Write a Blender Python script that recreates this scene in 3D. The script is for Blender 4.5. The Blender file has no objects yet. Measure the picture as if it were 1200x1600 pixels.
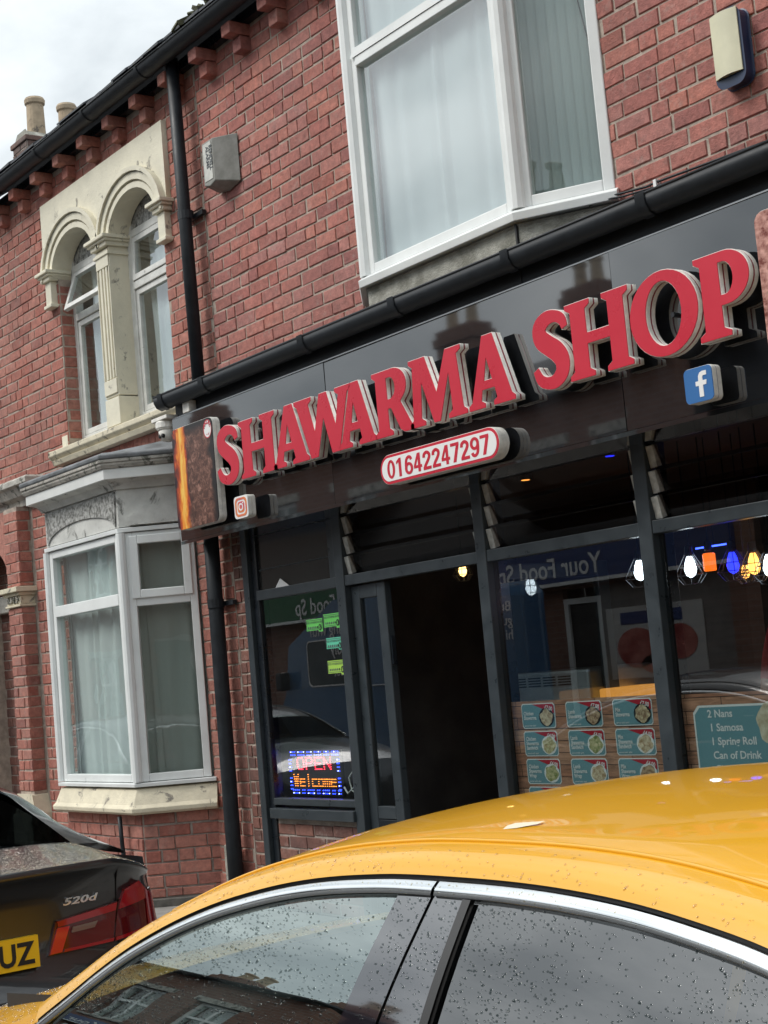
import bpy, math, random
from mathutils import Matrix, Vector
random.seed(7)
sc = bpy.context.scene
R_ = math.radians
# ------------------------------------------------------------------ camera
CAM = Vector((0.0, -5.45, 1.53)); YAW, PITCH, ROLL = R_(53.67), R_(5.79), R_(-5.10); FPX = 2400.0
_f = Vector((-math.sin(YAW)*math.cos(PITCH), math.cos(YAW)*math.cos(PITCH), math.sin(PITCH)))
_r = Vector((math.cos(YAW), math.sin(YAW), 0)); _u = _r.cross(_f)
RT = math.cos(ROLL)*_r + math.sin(ROLL)*_u; UP = -math.sin(ROLL)*_r + math.cos(ROLL)*_u; FW = _f
cd = bpy.data.cameras.new('camera'); cam = bpy.data.objects.new('camera', cd); sc.collection.objects.link(cam)
cd.sensor_fit = 'VERTICAL'; cd.sensor_height = 36.0; cd.lens = 36.0*FPX/1600.0
cd.clip_start = 0.05; cd.clip_end = 2000
cam.matrix_world = Matrix(((RT.x, UP.x, -FW.x, CAM.x), (RT.y, UP.y, -FW.y, CAM.y), (RT.z, UP.z, -FW.z, CAM.z), (0, 0, 0, 1)))
sc.camera = cam
sc.render.resolution_x = 768; sc.render.resolution_y = 1024
def proj(p):                       # photograph pixel of a point, used only to choose which bricks show largest
    d = Vector(p) - CAM; z = d.dot(FW)
    return (600 + FPX*d.dot(RT)/z, 800 - FPX*d.dot(UP)/z, z) if z > 0.1 else (-9e9, 0, 1)
# ------------------------------------------------------------------ world and sun
W = bpy.data.worlds.new('World'); sc.world = W; W.use_nodes = True; wt = W.node_tree; wt.nodes.clear()
def nd(nt, typ, **kw):
    n = nt.nodes.new('ShaderNode' + typ)
    for k, v in kw.items():
        if k.startswith('i_'):
            key = k[2:]; n.inputs[int(key) if key.isdigit() else key.replace('_', ' ')].default_value = v
        else: setattr(n, k, v)
    return n
SKYX, SKYY = -2.4, 1.5
SUN_EL, SUN_AZ = R_(52), R_(215)        # light from the left over the street, high behind thick cloud
sky = nd(wt, 'TexSky', sky_type='NISHITA', sun_disc=False, sun_elevation=SUN_EL, sun_rotation=SUN_AZ)
tc = nd(wt, 'TexCoord'); sp = nd(wt, 'SeparateXYZ'); wt.links.new(tc.outputs['Generated'], sp.inputs[0])
mz = nd(wt, 'Math', operation='MAXIMUM', i_1=0.0); wt.links.new(sp.outputs[2], mz.inputs[0])
az = nd(wt, 'Math', operation='ADD', i_1=0.32); wt.links.new(mz.outputs[0], az.inputs[0])
dx = nd(wt, 'Math', operation='DIVIDE'); dy = nd(wt, 'Math', operation='DIVIDE')
wt.links.new(sp.outputs[0], dx.inputs[0]); wt.links.new(az.outputs[0], dx.inputs[1])
wt.links.new(sp.outputs[1], dy.inputs[0]); wt.links.new(az.outputs[0], dy.inputs[1])
cb = nd(wt, 'CombineXYZ'); wt.links.new(dx.outputs[0], cb.inputs[0]); wt.links.new(dy.outputs[0], cb.inputs[1])
of = nd(wt, 'VectorMath', operation='ADD'); of.inputs[1].default_value = (SKYX, SKYY, 0); wt.links.new(cb.outputs[0], of.inputs[0])
no = nd(wt, 'TexNoise', i_Scale=2.9, i_Detail=7.0, i_Roughness=0.52, i_Distortion=0.35); wt.links.new(of.outputs[0], no.inputs['Vector'])
cr = nd(wt, 'ValToRGB'); wt.links.new(no.outputs[0], cr.inputs[0])
cr.color_ramp.elements[0].position = 0.38; cr.color_ramp.elements[0].color = (0.35, 0.38, 0.395, 1)
cr.color_ramp.elements[1].position = 0.68; cr.color_ramp.elements[1].color = (0.68, 0.71, 0.715, 1)
el = nd(wt, 'MapRange', i_1=0.0, i_2=1.0, i_3=0.62, i_4=1.86); wt.links.new(mz.outputs[0], el.inputs[0])
k10 = nd(wt, 'Math', operation='MULTIPLY', i_1=10.0); wt.links.new(el.outputs[0], k10.inputs[0])
cl = nd(wt, 'VectorMath', operation='SCALE'); wt.links.new(cr.outputs[0], cl.inputs[0]); wt.links.new(k10.outputs[0], cl.inputs['Scale'])
mx = nd(wt, 'MixRGB', i_0=0.93); wt.links.new(sky.outputs[0], mx.inputs[1]); wt.links.new(cl.outputs[0], mx.inputs[2])
bg = nd(wt, 'Background', i_Strength=0.105); wt.links.new(mx.outputs[0], bg.inputs[0])
wo = nd(wt, 'OutputWorld'); wt.links.new(bg.outputs[0], wo.inputs[0])
sl = bpy.data.lights.new('sun', 'SUN'); sl.energy = 1.5; sl.angle = R_(24); sl.color = (1.0, 0.97, 0.92)
so = bpy.data.objects.new('sun', sl); sc.collection.objects.link(so)
_sd = Vector((-0.42, -0.68, 0.85)); so.rotation_euler = _sd.to_track_quat('Z', 'Y').to_euler(); so.location = (0, -8, 12)
vs = sc.view_settings; vs.view_transform = 'Standard'; vs.look = 'None'; vs.exposure = 0.78; vs.gamma = 1.0; vs.use_curve_mapping = False
try:
    sc.cycles.max_bounces = 10; sc.cycles.transparent_max_bounces = 24; sc.cycles.caustics_reflective = False; sc.cycles.caustics_refractive = False
except Exception: pass
# ------------------------------------------------------------------ materials
MATS = {}
def mat(name, col, rough=0.6, metal=0.0, var=0.0, scale=6.0, col2=None, bump=0.0, bscale=80.0, coat=0.0, emit=0.0, spec=0.5, dirt=None, trans=0.0, sheen=0, lo=0.35, hi=0.65, stretch=None):
    if name in MATS: return MATS[name]
    m = bpy.data.materials.new(name); m.use_nodes = True; nt = m.node_tree; b = nt.nodes['Principled BSDF']; MATS[name] = m
    b.inputs['Roughness'].default_value = rough; b.inputs['Metallic'].default_value = metal
    b.inputs['Coat Weight'].default_value = coat; b.inputs['Coat Roughness'].default_value = 0.03; b.inputs['Specular IOR Level'].default_value = spec
    b.inputs['Transmission Weight'].default_value = trans
    c = tuple(col) + (1,)
    b.inputs['Base Color'].default_value = c
    geo = nd(nt, 'NewGeometry'); src = geo.outputs['Position']
    if stretch:
        mp = nd(nt, 'Mapping'); mp.inputs['Scale'].default_value = stretch; nt.links.new(src, mp.inputs[0]); src = mp.outputs[0]
    if var > 0 or col2 or dirt:
        n = nd(nt, 'TexNoise', i_Scale=scale, i_Detail=6.0, i_Roughness=0.6); nt.links.new(src, n.inputs['Vector'])
        r = nd(nt, 'MapRange', i_1=lo, i_2=hi); nt.links.new(n.outputs[0], r.inputs[0])
        q = nd(nt, 'MixRGB'); nt.links.new(r.outputs[0], q.inputs[0])
        q.inputs[1].default_value = tuple(x*(1-var) for x in col) + (1,)
        q.inputs[2].default_value = (tuple(col2) if col2 else tuple(min(1, x*(1+var)) for x in col)) + (1,)
        out = q.outputs[0]
        if dirt:                     # (colour, scale, threshold) stains with a shape of their own
            n2 = nd(nt, 'TexNoise', i_Scale=dirt[1], i_Detail=9.0, i_Roughness=0.68, i_Distortion=0.6); nt.links.new(src, n2.inputs['Vector'])
            r2 = nd(nt, 'MapRange', i_1=dirt[2], i_2=dirt[2]+0.07); nt.links.new(n2.outputs[0], r2.inputs[0])
            q2 = nd(nt, 'MixRGB'); nt.links.new(r2.outputs[0], q2.inputs[0]); nt.links.new(out, q2.inputs[1]); q2.inputs[2].default_value = tuple(dirt[0]) + (1,)
            out = q2.outputs[0]
        nt.links.new(out, b.inputs['Base Color'])
        rr = nd(nt, 'MapRange', i_1=0.3, i_2=0.7, i_3=max(0.0, rough-0.08), i_4=min(1.0, rough+0.1)); nt.links.new(n.outputs[0], rr.inputs[0]); nt.links.new(rr.outputs[0], b.inputs['Roughness'])
    if bump > 0:
        n3 = nd(nt, 'TexNoise', i_Scale=bscale, i_Detail=5.0, i_Roughness=0.65); nt.links.new(src, n3.inputs['Vector'])
        bu = nd(nt, 'Bump', i_Strength=bump, i_Distance=0.01); nt.links.new(n3.outputs[0], bu.inputs['Height']); nt.links.new(bu.outputs[0], b.inputs['Normal'])
    if emit > 0:
        b.inputs['Emission Color'].default_value = c; b.inputs['Emission Strength'].default_value = emit
    return m
def brick_mat(name, ramp, rough=0.85, soot=0.25):
    m = bpy.data.materials.new(name); m.use_nodes = True; nt = m.node_tree; b = nt.nodes['Principled BSDF']; MATS[name] = m
    oi = nd(nt, 'ObjectInfo'); geo = nd(nt, 'NewGeometry')
    a = nd(nt, 'Math', operation='ADD'); nt.links.new(oi.outputs['Random'], a.inputs[0]); nt.links.new(geo.outputs['Random Per Island'], a.inputs[1])
    f = nd(nt, 'Math', operation='FRACT'); nt.links.new(a.outputs[0], f.inputs[0])
    r = nd(nt, 'ValToRGB'); nt.links.new(f.outputs[0], r.inputs[0])
    e = r.color_ramp.elements
    while len(e) < len(ramp): e.new(0.5)
    for i, c in enumerate(ramp): e[i].position = i/(len(ramp)-1); e[i].color = tuple(c) + (1,)
    n = nd(nt, 'TexNoise', i_Scale=22.0, i_Detail=6.0, i_Roughness=0.7); nt.links.new(geo.outputs['Position'], n.inputs['Vector'])
    mr = nd(nt, 'MapRange', i_1=0.25, i_2=0.75, i_3=0.58, i_4=1.36); nt.links.new(n.outputs[0], mr.inputs[0])
    mr.inputs[3].default_value *= 1.12; mr.inputs[4].default_value *= 1.12
    v1 = nd(nt, 'VectorMath', operation='SCALE'); nt.links.new(r.outputs[0], v1.inputs[0]); nt.links.new(mr.outputs[0], v1.inputs['Scale'])
    n2 = nd(nt, 'TexNoise', i_Scale=1.7, i_Detail=5.0, i_Roughness=0.6); nt.links.new(geo.outputs['Position'], n2.inputs['Vector'])
    m2 = nd(nt, 'MapRange', i_1=0.44, i_2=0.70, i_3=0.0, i_4=soot*1.1); nt.links.new(n2.outputs[0], m2.inputs[0])
    q = nd(nt, 'MixRGB'); nt.links.new(m2.outputs[0], q.inputs[0]); nt.links.new(v1.outputs[0], q.inputs[1]); q.inputs[2].default_value = (0.10, 0.085, 0.08, 1)
    n4 = nd(nt, 'TexNoise', i_Scale=9.0, i_Detail=8.0, i_Roughness=0.75); nt.links.new(geo.outputs['Position'], n4.inputs['Vector'])
    m4 = nd(nt, 'MapRange', i_1=0.55, i_2=0.74, i_3=0.0, i_4=0.48); nt.links.new(n4.outputs[0], m4.inputs[0])
    q4 = nd(nt, 'MixRGB'); nt.links.new(m4.outputs[0], q4.inputs[0]); nt.links.new(q.outputs[0], q4.inputs[1]); q4.inputs[2].default_value = (0.42, 0.36, 0.32, 1)
    nt.links.new(q4.outputs[0], b.inputs['Base Color']); b.inputs['Roughness'].default_value = rough
    n3 = nd(nt, 'TexNoise', i_Scale=70.0, i_Detail=6.0, i_Roughness=0.7); nt.links.new(geo.outputs['Position'], n3.inputs['Vector'])
    bu = nd(nt, 'Bump', i_Strength=0.85, i_Distance=0.008); nt.links.new(n3.outputs[0], bu.inputs['Height']); nt.links.new(bu.outputs[0], b.inputs['Normal'])
    return m
def far_brick(name, c1, c2, mortar):
    m = bpy.data.materials.new(name); m.use_nodes = True; nt = m.node_tree; b = nt.nodes['Principled BSDF']; MATS[name] = m
    geo = nd(nt, 'NewGeometry'); s = nd(nt, 'SeparateXYZ'); nt.links.new(geo.outputs['Position'], s.inputs[0])
    a = nd(nt, 'Math', operation='ADD'); nt.links.new(s.outputs[0], a.inputs[0]); nt.links.new(s.outputs[1], a.inputs[1])
    c = nd(nt, 'CombineXYZ'); nt.links.new(a.outputs[0], c.inputs[0]); nt.links.new(s.outputs[2], c.inputs[1])
    t = nd(nt, 'TexBrick', i_Scale=1.0); nt.links.new(c.outputs[0], t.inputs['Vector'])
    t.inputs['Color1'].default_value = c1 + (1,); t.inputs['Color2'].default_value = c2 + (1,); t.inputs['Mortar'].default_value = mortar + (1,)
    t.inputs['Brick Width'].default_value = 0.235; t.inputs['Row Height'].default_value = 0.088; t.inputs['Mortar Size'].default_value = 0.006
    nt.links.new(t.outputs[0], b.inputs['Base Color']); b.inputs['Roughness'].default_value = 0.9
    return m
def glass_mat(name, tint=(0.85, 0.9, 0.88), ior=1.5, wav=0.0, wscale=3.0, rough=0.0, gcol=(1, 1, 1)):
    m = bpy.data.materials.new(name); m.use_nodes = True; nt = m.node_tree; nt.nodes.clear(); MATS[name] = m
    fr = nd(nt, 'Fresnel', i_IOR=ior); tr = nd(nt, 'BsdfTransparent'); tr.inputs[0].default_value = tint + (1,)
    gl = nd(nt, 'BsdfGlossy', i_Roughness=rough); gl.inputs[0].default_value = gcol + (1,)
    mxs = nd(nt, 'MixShader'); o = nd(nt, 'OutputMaterial')
    bk = nd(nt, 'NewGeometry'); iv = nd(nt, 'Math', operation='SUBTRACT', i_0=1.0); nt.links.new(bk.outputs['Backfacing'], iv.inputs[1])   # inner face of the pane: no total reflection, rays do not bend in thin glass
    mu = nd(nt, 'Math', operation='MULTIPLY'); nt.links.new(fr.outputs[0], mu.inputs[0]); nt.links.new(iv.outputs[0], mu.inputs[1])
    nt.links.new(mu.outputs[0], mxs.inputs[0]); nt.links.new(tr.outputs[0], mxs.inputs[1]); nt.links.new(gl.outputs[0], mxs.inputs[2]); nt.links.new(mxs.outputs[0], o.inputs[0])
    if wav > 0:
        geo = nd(nt, 'NewGeometry'); n = nd(nt, 'TexNoise', i_Scale=wscale, i_Detail=2.0); nt.links.new(geo.outputs['Position'], n.inputs['Vector'])
        bu = nd(nt, 'Bump', i_Strength=wav, i_Distance=0.02); nt.links.new(n.outputs[0], bu.inputs['Height'])
        nt.links.new(bu.outputs[0], gl.inputs['Normal']); nt.links.new(bu.outputs[0], fr.inputs['Normal'])
    return m
def cloth_mat(name, col, tr=0.5, alpha=0.0):
    m = bpy.data.materials.new(name); m.use_nodes = True; nt = m.node_tree; nt.nodes.clear(); MATS[name] = m
    d = nd(nt, 'BsdfDiffuse'); d.inputs[0].default_value = col + (1,); t = nd(nt, 'BsdfTranslucent'); t.inputs[0].default_value = col + (1,)
    a = nd(nt, 'MixShader', i_0=tr); nt.links.new(d.outputs[0], a.inputs[1]); nt.links.new(t.outputs[0], a.inputs[2])
    p = nd(nt, 'BsdfTransparent'); c = nd(nt, 'MixShader', i_0=alpha); nt.links.new(a.outputs[0], c.inputs[1]); nt.links.new(p.outputs[0], c.inputs[2])
    o = nd(nt, 'OutputMaterial'); nt.links.new(c.outputs[0], o.inputs[0]); return m

BR_H = brick_mat('brick_house_red', [(0.33, 0.115, 0.085), (0.38, 0.145, 0.11), (0.29, 0.095, 0.07), (0.36, 0.155, 0.12), (0.40, 0.165, 0.125), (0.26, 0.10, 0.08)])
BR_S = brick_mat('brick_shop_red', [(0.34, 0.12, 0.10), (0.39, 0.145, 0.115), (0.27, 0.10, 0.09), (0.42, 0.16, 0.12), (0.36, 0.155, 0.135), (0.31, 0.105, 0.08)])
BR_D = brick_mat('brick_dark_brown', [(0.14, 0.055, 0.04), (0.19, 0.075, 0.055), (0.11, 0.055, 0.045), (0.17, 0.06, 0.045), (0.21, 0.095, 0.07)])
MORT = mat('mortar', (0.40, 0.335, 0.28), 0.95, var=0.25, scale=14, bump=0.6, bscale=160)
MORTD = mat('mortar_grey', (0.34, 0.295, 0.26), 0.95, var=0.25, scale=14, bump=0.6, bscale=160)
CREAM = mat('cream_masonry_paint', (0.70, 0.66, 0.53), 0.7, var=0.08, scale=5, bump=0.35, bscale=45, dirt=((0.26, 0.24, 0.20), 6.5, 0.605))
CREAMP = mat('cream_paint_flaking', (0.63, 0.57, 0.43), 0.75, var=0.10, scale=7, bump=0.5, bscale=40, dirt=((0.20, 0.18, 0.15), 9.0, 0.565))
DIRTW = mat('white_paint_weathered', (0.56, 0.56, 0.53), 0.7, var=0.14, scale=6, bump=0.4, bscale=50, dirt=((0.17, 0.17, 0.155), 5.0, 0.55))
PEEL = mat('stone_blistered', (0.50, 0.50, 0.48), 0.9, col2=(0.10, 0.10, 0.09), scale=34, bump=1.0, bscale=55, lo=0.36, hi=0.66)
UPVC = mat('white_upvc', (0.74, 0.76, 0.75), 0.35, var=0.05, scale=4, bump=0.05, bscale=20)
TIMB = mat('white_timber_flaking', (0.66, 0.66, 0.63), 0.6, var=0.1, scale=12, bump=0.3, dirt=((0.22, 0.20, 0.17), 14.0, 0.64))
LEAD = mat('lead_grey', (0.16, 0.17, 0.18), 0.6, var=0.35, scale=7, bump=0.4, bscale=30, dirt=((0.34, 0.35, 0.33), 11, 0.62))
CONC = mat('rough_render', (0.44, 0.43, 0.38), 0.95, col2=(0.22, 0.215, 0.18), scale=9, bump=1.0, bscale=90)
STONE = mat('grey_stone', (0.42, 0.40, 0.36), 0.9, var=0.25, scale=8, bump=0.6, bscale=60, dirt=((0.12, 0.12, 0.10), 10, 0.53))
BLKP = mat('black_plastic', (0.012, 0.015, 0.019), 0.5, var=0.3, scale=10, bump=0.08, bscale=12, spec=0.35)
GLOSS = mat('black_acrylic', (0.010, 0.011, 0.013), 0.03, spec=0.8, coat=1.0, bump=0.012, bscale=2.2); GLOSS.node_tree.nodes['Principled BSDF'].inputs['Coat IOR'].default_value = 2.0; GLOSS.node_tree.nodes['Principled BSDF'].inputs['Coat Tint'].default_value = (1, 1, 1, 1)
ALU = mat('dark_grey_aluminium', (0.030, 0.038, 0.044), 0.33, var=0.12, scale=10)
ALUB = mat('black_aluminium', (0.008, 0.011, 0.015), 0.3, var=0.2, scale=10)
SILV = mat('silver_trim', (0.62, 0.64, 0.65), 0.35, metal=0.9)
LOUV = mat('louvre_channel', (0.45, 0.45, 0.42), 0.45, var=0.25, scale=30)
SLATE = mat('roof_slate', (0.07, 0.075, 0.085), 0.75, var=0.4, scale=10, bump=0.5, dirt=((0.10, 0.10, 0.06), 14, 0.58))
TERRA = mat('clay_chimney_pot', (0.42, 0.33, 0.23), 0.85, var=0.2, scale=8, dirt=((0.13, 0.11, 0.09), 6, 0.58))
SOOTB = brick_mat('brick_sooty', [(0.13, 0.075, 0.06), (0.18, 0.10, 0.08), (0.10, 0.07, 0.06), (0.15, 0.085, 0.07)], soot=0.6)
RED = mat('red_vinyl', (0.53, 0.022, 0.045), 0.30, spec=0.4, var=0.04, scale=3)
REDD = mat('dark_red_layer', (0.22, 0.010, 0.03), 0.4)
WHT = mat('white_foamboard', (0.76, 0.74, 0.69), 0.7, var=0.12, scale=25)
WHITE = mat('white_print', (0.75, 0.75, 0.74), 0.5)
BLK = mat('black_void', (0.006, 0.006, 0.007), 0.6)
G_UP = glass_mat('window_glass_old', (0.90, 0.94, 0.93), 1.85, wav=0.06, wscale=2.5)
G_SKY = glass_mat('upper_window_glass', (0.92, 0.96, 0.96), 3.4, wav=0.03, wscale=2.0)
G_SH = glass_mat('shop_glass', (0.78, 0.82, 0.82), 2.0, wav=0.012, wscale=1.2)
G_LV = glass_mat('louvre_glass', (0.55, 0.52, 0.50), 1.5)
NET = cloth_mat('net_curtain', (0.86, 0.89, 0.90), 0.22, 0.05)
NETG = cloth_mat('grey_curtain', (0.52, 0.52, 0.49), 0.3, 0.0)
BLIND = cloth_mat('vertical_blind', (0.50, 0.56, 0.56), 0.3, 0.0)
ASPH = mat('asphalt', (0.045, 0.046, 0.048), 0.75, var=0.3, scale=30, bump=0.5, bscale=200)
PAVE = mat('paving_concrete', (0.24, 0.23, 0.215), 0.85, var=0.2, scale=6, bump=0.4, bscale=120, dirt=((0.10, 0.10, 0.09), 3, 0.60))
KERB = mat('kerb_concrete', (0.30, 0.29, 0.27), 0.9, var=0.2, scale=9, bump=0.4, bscale=90)
FAR_B = far_brick('far_brick_red', (0.24, 0.085, 0.06), (0.30, 0.12, 0.085), (0.26, 0.22, 0.19))
FAR_D = far_brick('far_brick_brown', (0.17, 0.08, 0.055), (0.22, 0.11, 0.08), (0.22, 0.19, 0.17))

# ------------------------------------------------------------------ object helpers
ROOT = {}
COL = sc.collection
def tag(o, label=None, cat=None, group=None, kind=None):
    if label: o['label'] = label
    if cat: o['category'] = cat
    if group: o['group'] = group
    if kind: o['kind'] = kind
    return o
def thing(name, loc, label, cat, group=None):
    o = bpy.data.objects.new(name, None); COL.objects.link(o); o.location = loc; o.empty_display_size = 0.2
    ROOT[o.name] = Vector(loc); return tag(o, label, cat, group)
def link_mesh(name, me, m, parent=None, smooth=False, bev=0.0, kind=None):
    off = ROOT.get(parent.name, Vector()) if parent else Vector()
    if off.length > 0: me.transform(Matrix.Translation(-off))
    o = bpy.data.objects.new(name, me); COL.objects.link(o)
    if m: me.materials.append(m)
    if parent: o.parent = parent
    ROOT[o.name] = off
    if smooth:
        for p in me.polygons: p.use_smooth = True
    if bev > 0:
        b = o.modifiers.new('bevel', 'BEVEL'); b.width = bev; b.segments = 2; b.limit_method = 'ANGLE'; b.angle_limit = R_(40)
    if kind: o['kind'] = kind
    return o
class MB:
    def __init__(s, M=None): s.v = []; s.f = []; s.M = M
    def add(s, vs, fs, M=None):
        M = M or s.M; n = len(s.v)
        s.v += [tuple(M @ Vector(p)) if M else tuple(p) for p in vs]; s.f += [tuple(i+n for i in f) for f in fs]; return s
    def box(s, x0, x1, y0, y1, z0, z1, M=None):
        return s.add([(x0,y0,z0),(x1,y0,z0),(x1,y1,z0),(x0,y1,z0),(x0,y0,z1),(x1,y0,z1),(x1,y1,z1),(x0,y1,z1)],
              [(0,3,2,1),(4,5,6,7),(0,1,5,4),(1,2,6,5),(2,3,7,6),(3,0,4,7)], M)
    def prism(s, poly, a, b, ax='y', M=None):          # convex polygon extruded; ax y: (x,z); ax x: (y,z); ax z: (x,y)
        n = len(poly); g = {'y': lambda p, t: (p[0], t, p[1]), 'x': lambda p, t: (t, p[0], p[1]), 'z': lambda p, t: (p[0], p[1], t)}[ax]
        return s.add([g(p, a) for p in poly] + [g(p, b) for p in poly], [tuple(range(n)), tuple(range(2*n-1, n-1, -1))] + [(i, (i+1) % n + 0, (i+1) % n + n, i+n) for i in range(n)], M)
    def tube(s, pts, r, n=8, M=None, caps=True):
        pts = [Vector(p) for p in pts]; rs = r if isinstance(r, (list, tuple)) else [r]*len(pts); vs = []; fs = []; prev = None
        for i, p in enumerate(pts):
            t = (pts[min(i+1, len(pts)-1)] - pts[max(i-1, 0)]).normalized()
            a = prev - t*prev.dot(t) if prev else t.cross(Vector((0.13, 0.21, 0.97)) if abs(t.z) < 0.9 else Vector((1, 0.1, 0)))
            a.normalize(); prev = a; b = t.cross(a)
            vs += [p + rs[i]*(math.cos(2*math.pi*k/n)*a + math.sin(2*math.pi*k/n)*b) for k in range(n)]
        for i in range(len(pts)-1):
            for k in range(n): fs.append((i*n+k, i*n+(k+1) % n, (i+1)*n+(k+1) % n, (i+1)*n+k))
        if caps: fs += [tuple(range(n-1, -1, -1)), tuple(range((len(pts)-1)*n, len(pts)*n))]
        return s.add(vs, fs, M)
    def lathe(s, prof, o=(0, 0, 0), n=16, ax='z', M=None):
        vs = []; fs = []
        for r, h in prof:
            for k in range(n):
                c, q = r*math.cos(2*math.pi*k/n), r*math.sin(2*math.pi*k/n)
                vs.append({'z': (o[0]+c, o[1]+q, o[2]+h), 'y': (o[0]+c, o[1]+h, o[2]+q), 'x': (o[0]+h, o[1]+c, o[2]+q)}[ax])
        for i in range(len(prof)-1):
            for k in range(n): fs.append((i*n+k, i*n+(k+1) % n, (i+1)*n+(k+1) % n, (i+1)*n+k))
        fs += [tuple(range(n)), tuple(range((len(prof)-1)*n, len(prof)*n))]
        return s.add(vs, fs, M)
    def grid(s, rows, closed=False, M=None):
        n = len(rows[0]); vs = [p for r in rows for p in r]; fs = []
        for i in range(len(rows)-1):
            for k in range(n if closed else n-1): fs.append((i*n+k, i*n+(k+1) % n, (i+1)*n+(k+1) % n, (i+1)*n+k))
        return s.add(vs, fs, M)
    def sweep(s, path, prof, M=None, ends=True):       # profile (d, z): d metres outward of a plan polyline, mitred
        rows = []
        for d, z in prof: rows.append([(p[0], p[1], z) for p in offset(path, d)])
        rows.append(rows[0]); s.grid(rows, M=M)
        if ends:
            n = len(prof)
            for k in (0, len(path)-1): s.add([rows[i][k] for i in range(n)], [tuple(range(n))], M)
        return s
    def obj(s, name, m, parent=None, smooth=False, bev=0.0, kind=None):
        me = bpy.data.meshes.new(name); me.from_pydata(s.v, [], s.f); me.update()
        o = link_mesh(name, me, m, parent, smooth, bev, kind); return o
def offset(path, d):
    out = []; P = [Vector((p[0], p[1])) for p in path]
    def nrm(a, b): t = (b-a).normalized(); return Vector((t.y, -t.x))      # outward is to the right of travel (towards -y when going +x)
    for i in range(len(P)):
        if i == 0: n = nrm(P[0], P[1]); q = P[0] + d*n
        elif i == len(P)-1: n = nrm(P[-2], P[-1]); q = P[-1] + d*n
        else:
            a, b = nrm(P[i-1], P[i]), nrm(P[i], P[i+1]); m = (a+b).normalized(); q = P[i] + m*(d/max(0.3, m.dot(a)))
        out.append((q.x, q.y))
    return out
def facet(p0, p1, z=0.0):           # local x along the facet, y inwards, z up
    a = Vector((p0[0], p0[1], 0)); u = (Vector((p1[0], p1[1], 0))-a); L = u.length; u.normalize()
    return Matrix(((u.x, -u.y, 0, a.x), (u.y, u.x, 0, a.y), (0, 0, 1, z), (0, 0, 0, 1))), L
def from_curve(cu, xf):
    ob = bpy.data.objects.new('tmp', cu); me = bpy.data.meshes.new_from_object(ob); bpy.data.objects.remove(ob)
    me.transform(xf); bpy.data.curves.remove(cu); me.materials.clear(); return me
def face_y(y, flip=False, M=None):   # curve plane XY -> wall plane XZ, curve +Z towards the street (or, flipped, towards +y)
    F = Matrix(((1, 0, 0, 0), (0, 0, -1, y), (0, 1, 0, 0), (0, 0, 0, 1))) if not flip else Matrix(((-1, 0, 0, 0), (0, 0, 1, y), (0, 1, 0, 0), (0, 0, 0, 1)))
    return M @ F if M else F
def shape(name, loops, y, depth, m, parent, off=0.0, M=None, flip=False, bev=0.0, smooth=False):   # 2D outline with holes, front at y, extruded inwards
    cu = bpy.data.curves.new(name, 'CURVE'); cu.dimensions = '2D'; cu.fill_mode = 'BOTH'; cu.extrude = depth/2; cu.offset = off
    for L in loops:
        s = cu.splines.new('POLY'); s.points.add(len(L)-1); s.use_cyclic_u = True
        for i, p in enumerate(L): s.points[i].co = (p[0], p[1], 0, 1)
    me = from_curve(cu, face_y(y + (depth/2 if not flip else -depth/2), flip, M)); me.name = name
    return link_mesh(name, me, m, parent, smooth, bev)
def text(name, s, size, x, z, y, m, parent, bold=0.0, sx=1.0, align='LEFT', M=None, flip=False, depth=0.0006, shear=0.0, rot=0.0, space=1.0):
    cu = bpy.data.curves.new(name, 'FONT'); cu.body = s; cu.size = size; cu.extrude = depth; cu.offset = bold; cu.align_x = align; cu.shear = shear; cu.resolution_u = 3; cu.space_character = space
    X = Matrix.Translation((x, z, 0)) @ Matrix.Rotation(rot, 4, 'Z') @ Matrix.Diagonal((sx, 1, 1, 1))
    me = from_curve(cu, face_y(y, flip, M) @ X); me.name = name
    return link_mesh(name, me, m, parent)
def rrect(x0, x1, z0, z1, r, n=5):
    out = []
    for cx, cz, a0 in ((x1-r, z0+r, -90), (x1-r, z1-r, 0), (x0+r, z1-r, 90), (x0+r, z0+r, 180)):
        for k in range(n+1):
            a = R_(a0 + 90*k/n); out.append((cx + r*math.cos(a), cz + r*math.sin(a)))
    return out
def arc(cx, cz, rx, rz, a0, a1, n=12):
    return [(cx + rx*math.cos(R_(a0+(a1-a0)*k/n)), cz + rz*math.sin(R_(a0+(a1-a0)*k/n))) for k in range(n+1)]
def wallgrid(mb, x0, x1, z0, z1, y0, y1, holes):
    xs = sorted({x0, x1} | {min(max(h[i], x0), x1) for h in holes for i in (0, 1)}); zs = sorted({z0, z1} | {min(max(h[i], z0), z1) for h in holes for i in (2, 3)})
    for a, b in zip(xs, xs[1:]):
        run = None
        for c, d in zip(zs, zs[1:]):
            mx_, mz_ = (a+b)/2, (c+d)/2; inh = any(h[0] < mx_ < h[1] and h[2] < mz_ < h[3] for h in holes)
            if inh:
                if run: mb.box(a, b, y0, y1, run[0], run[1]); run = None
            else: run = (run[0], d) if run else (c, d)
        if run: mb.box(a, b, y0, y1, run[0], run[1])
    return mb
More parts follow.
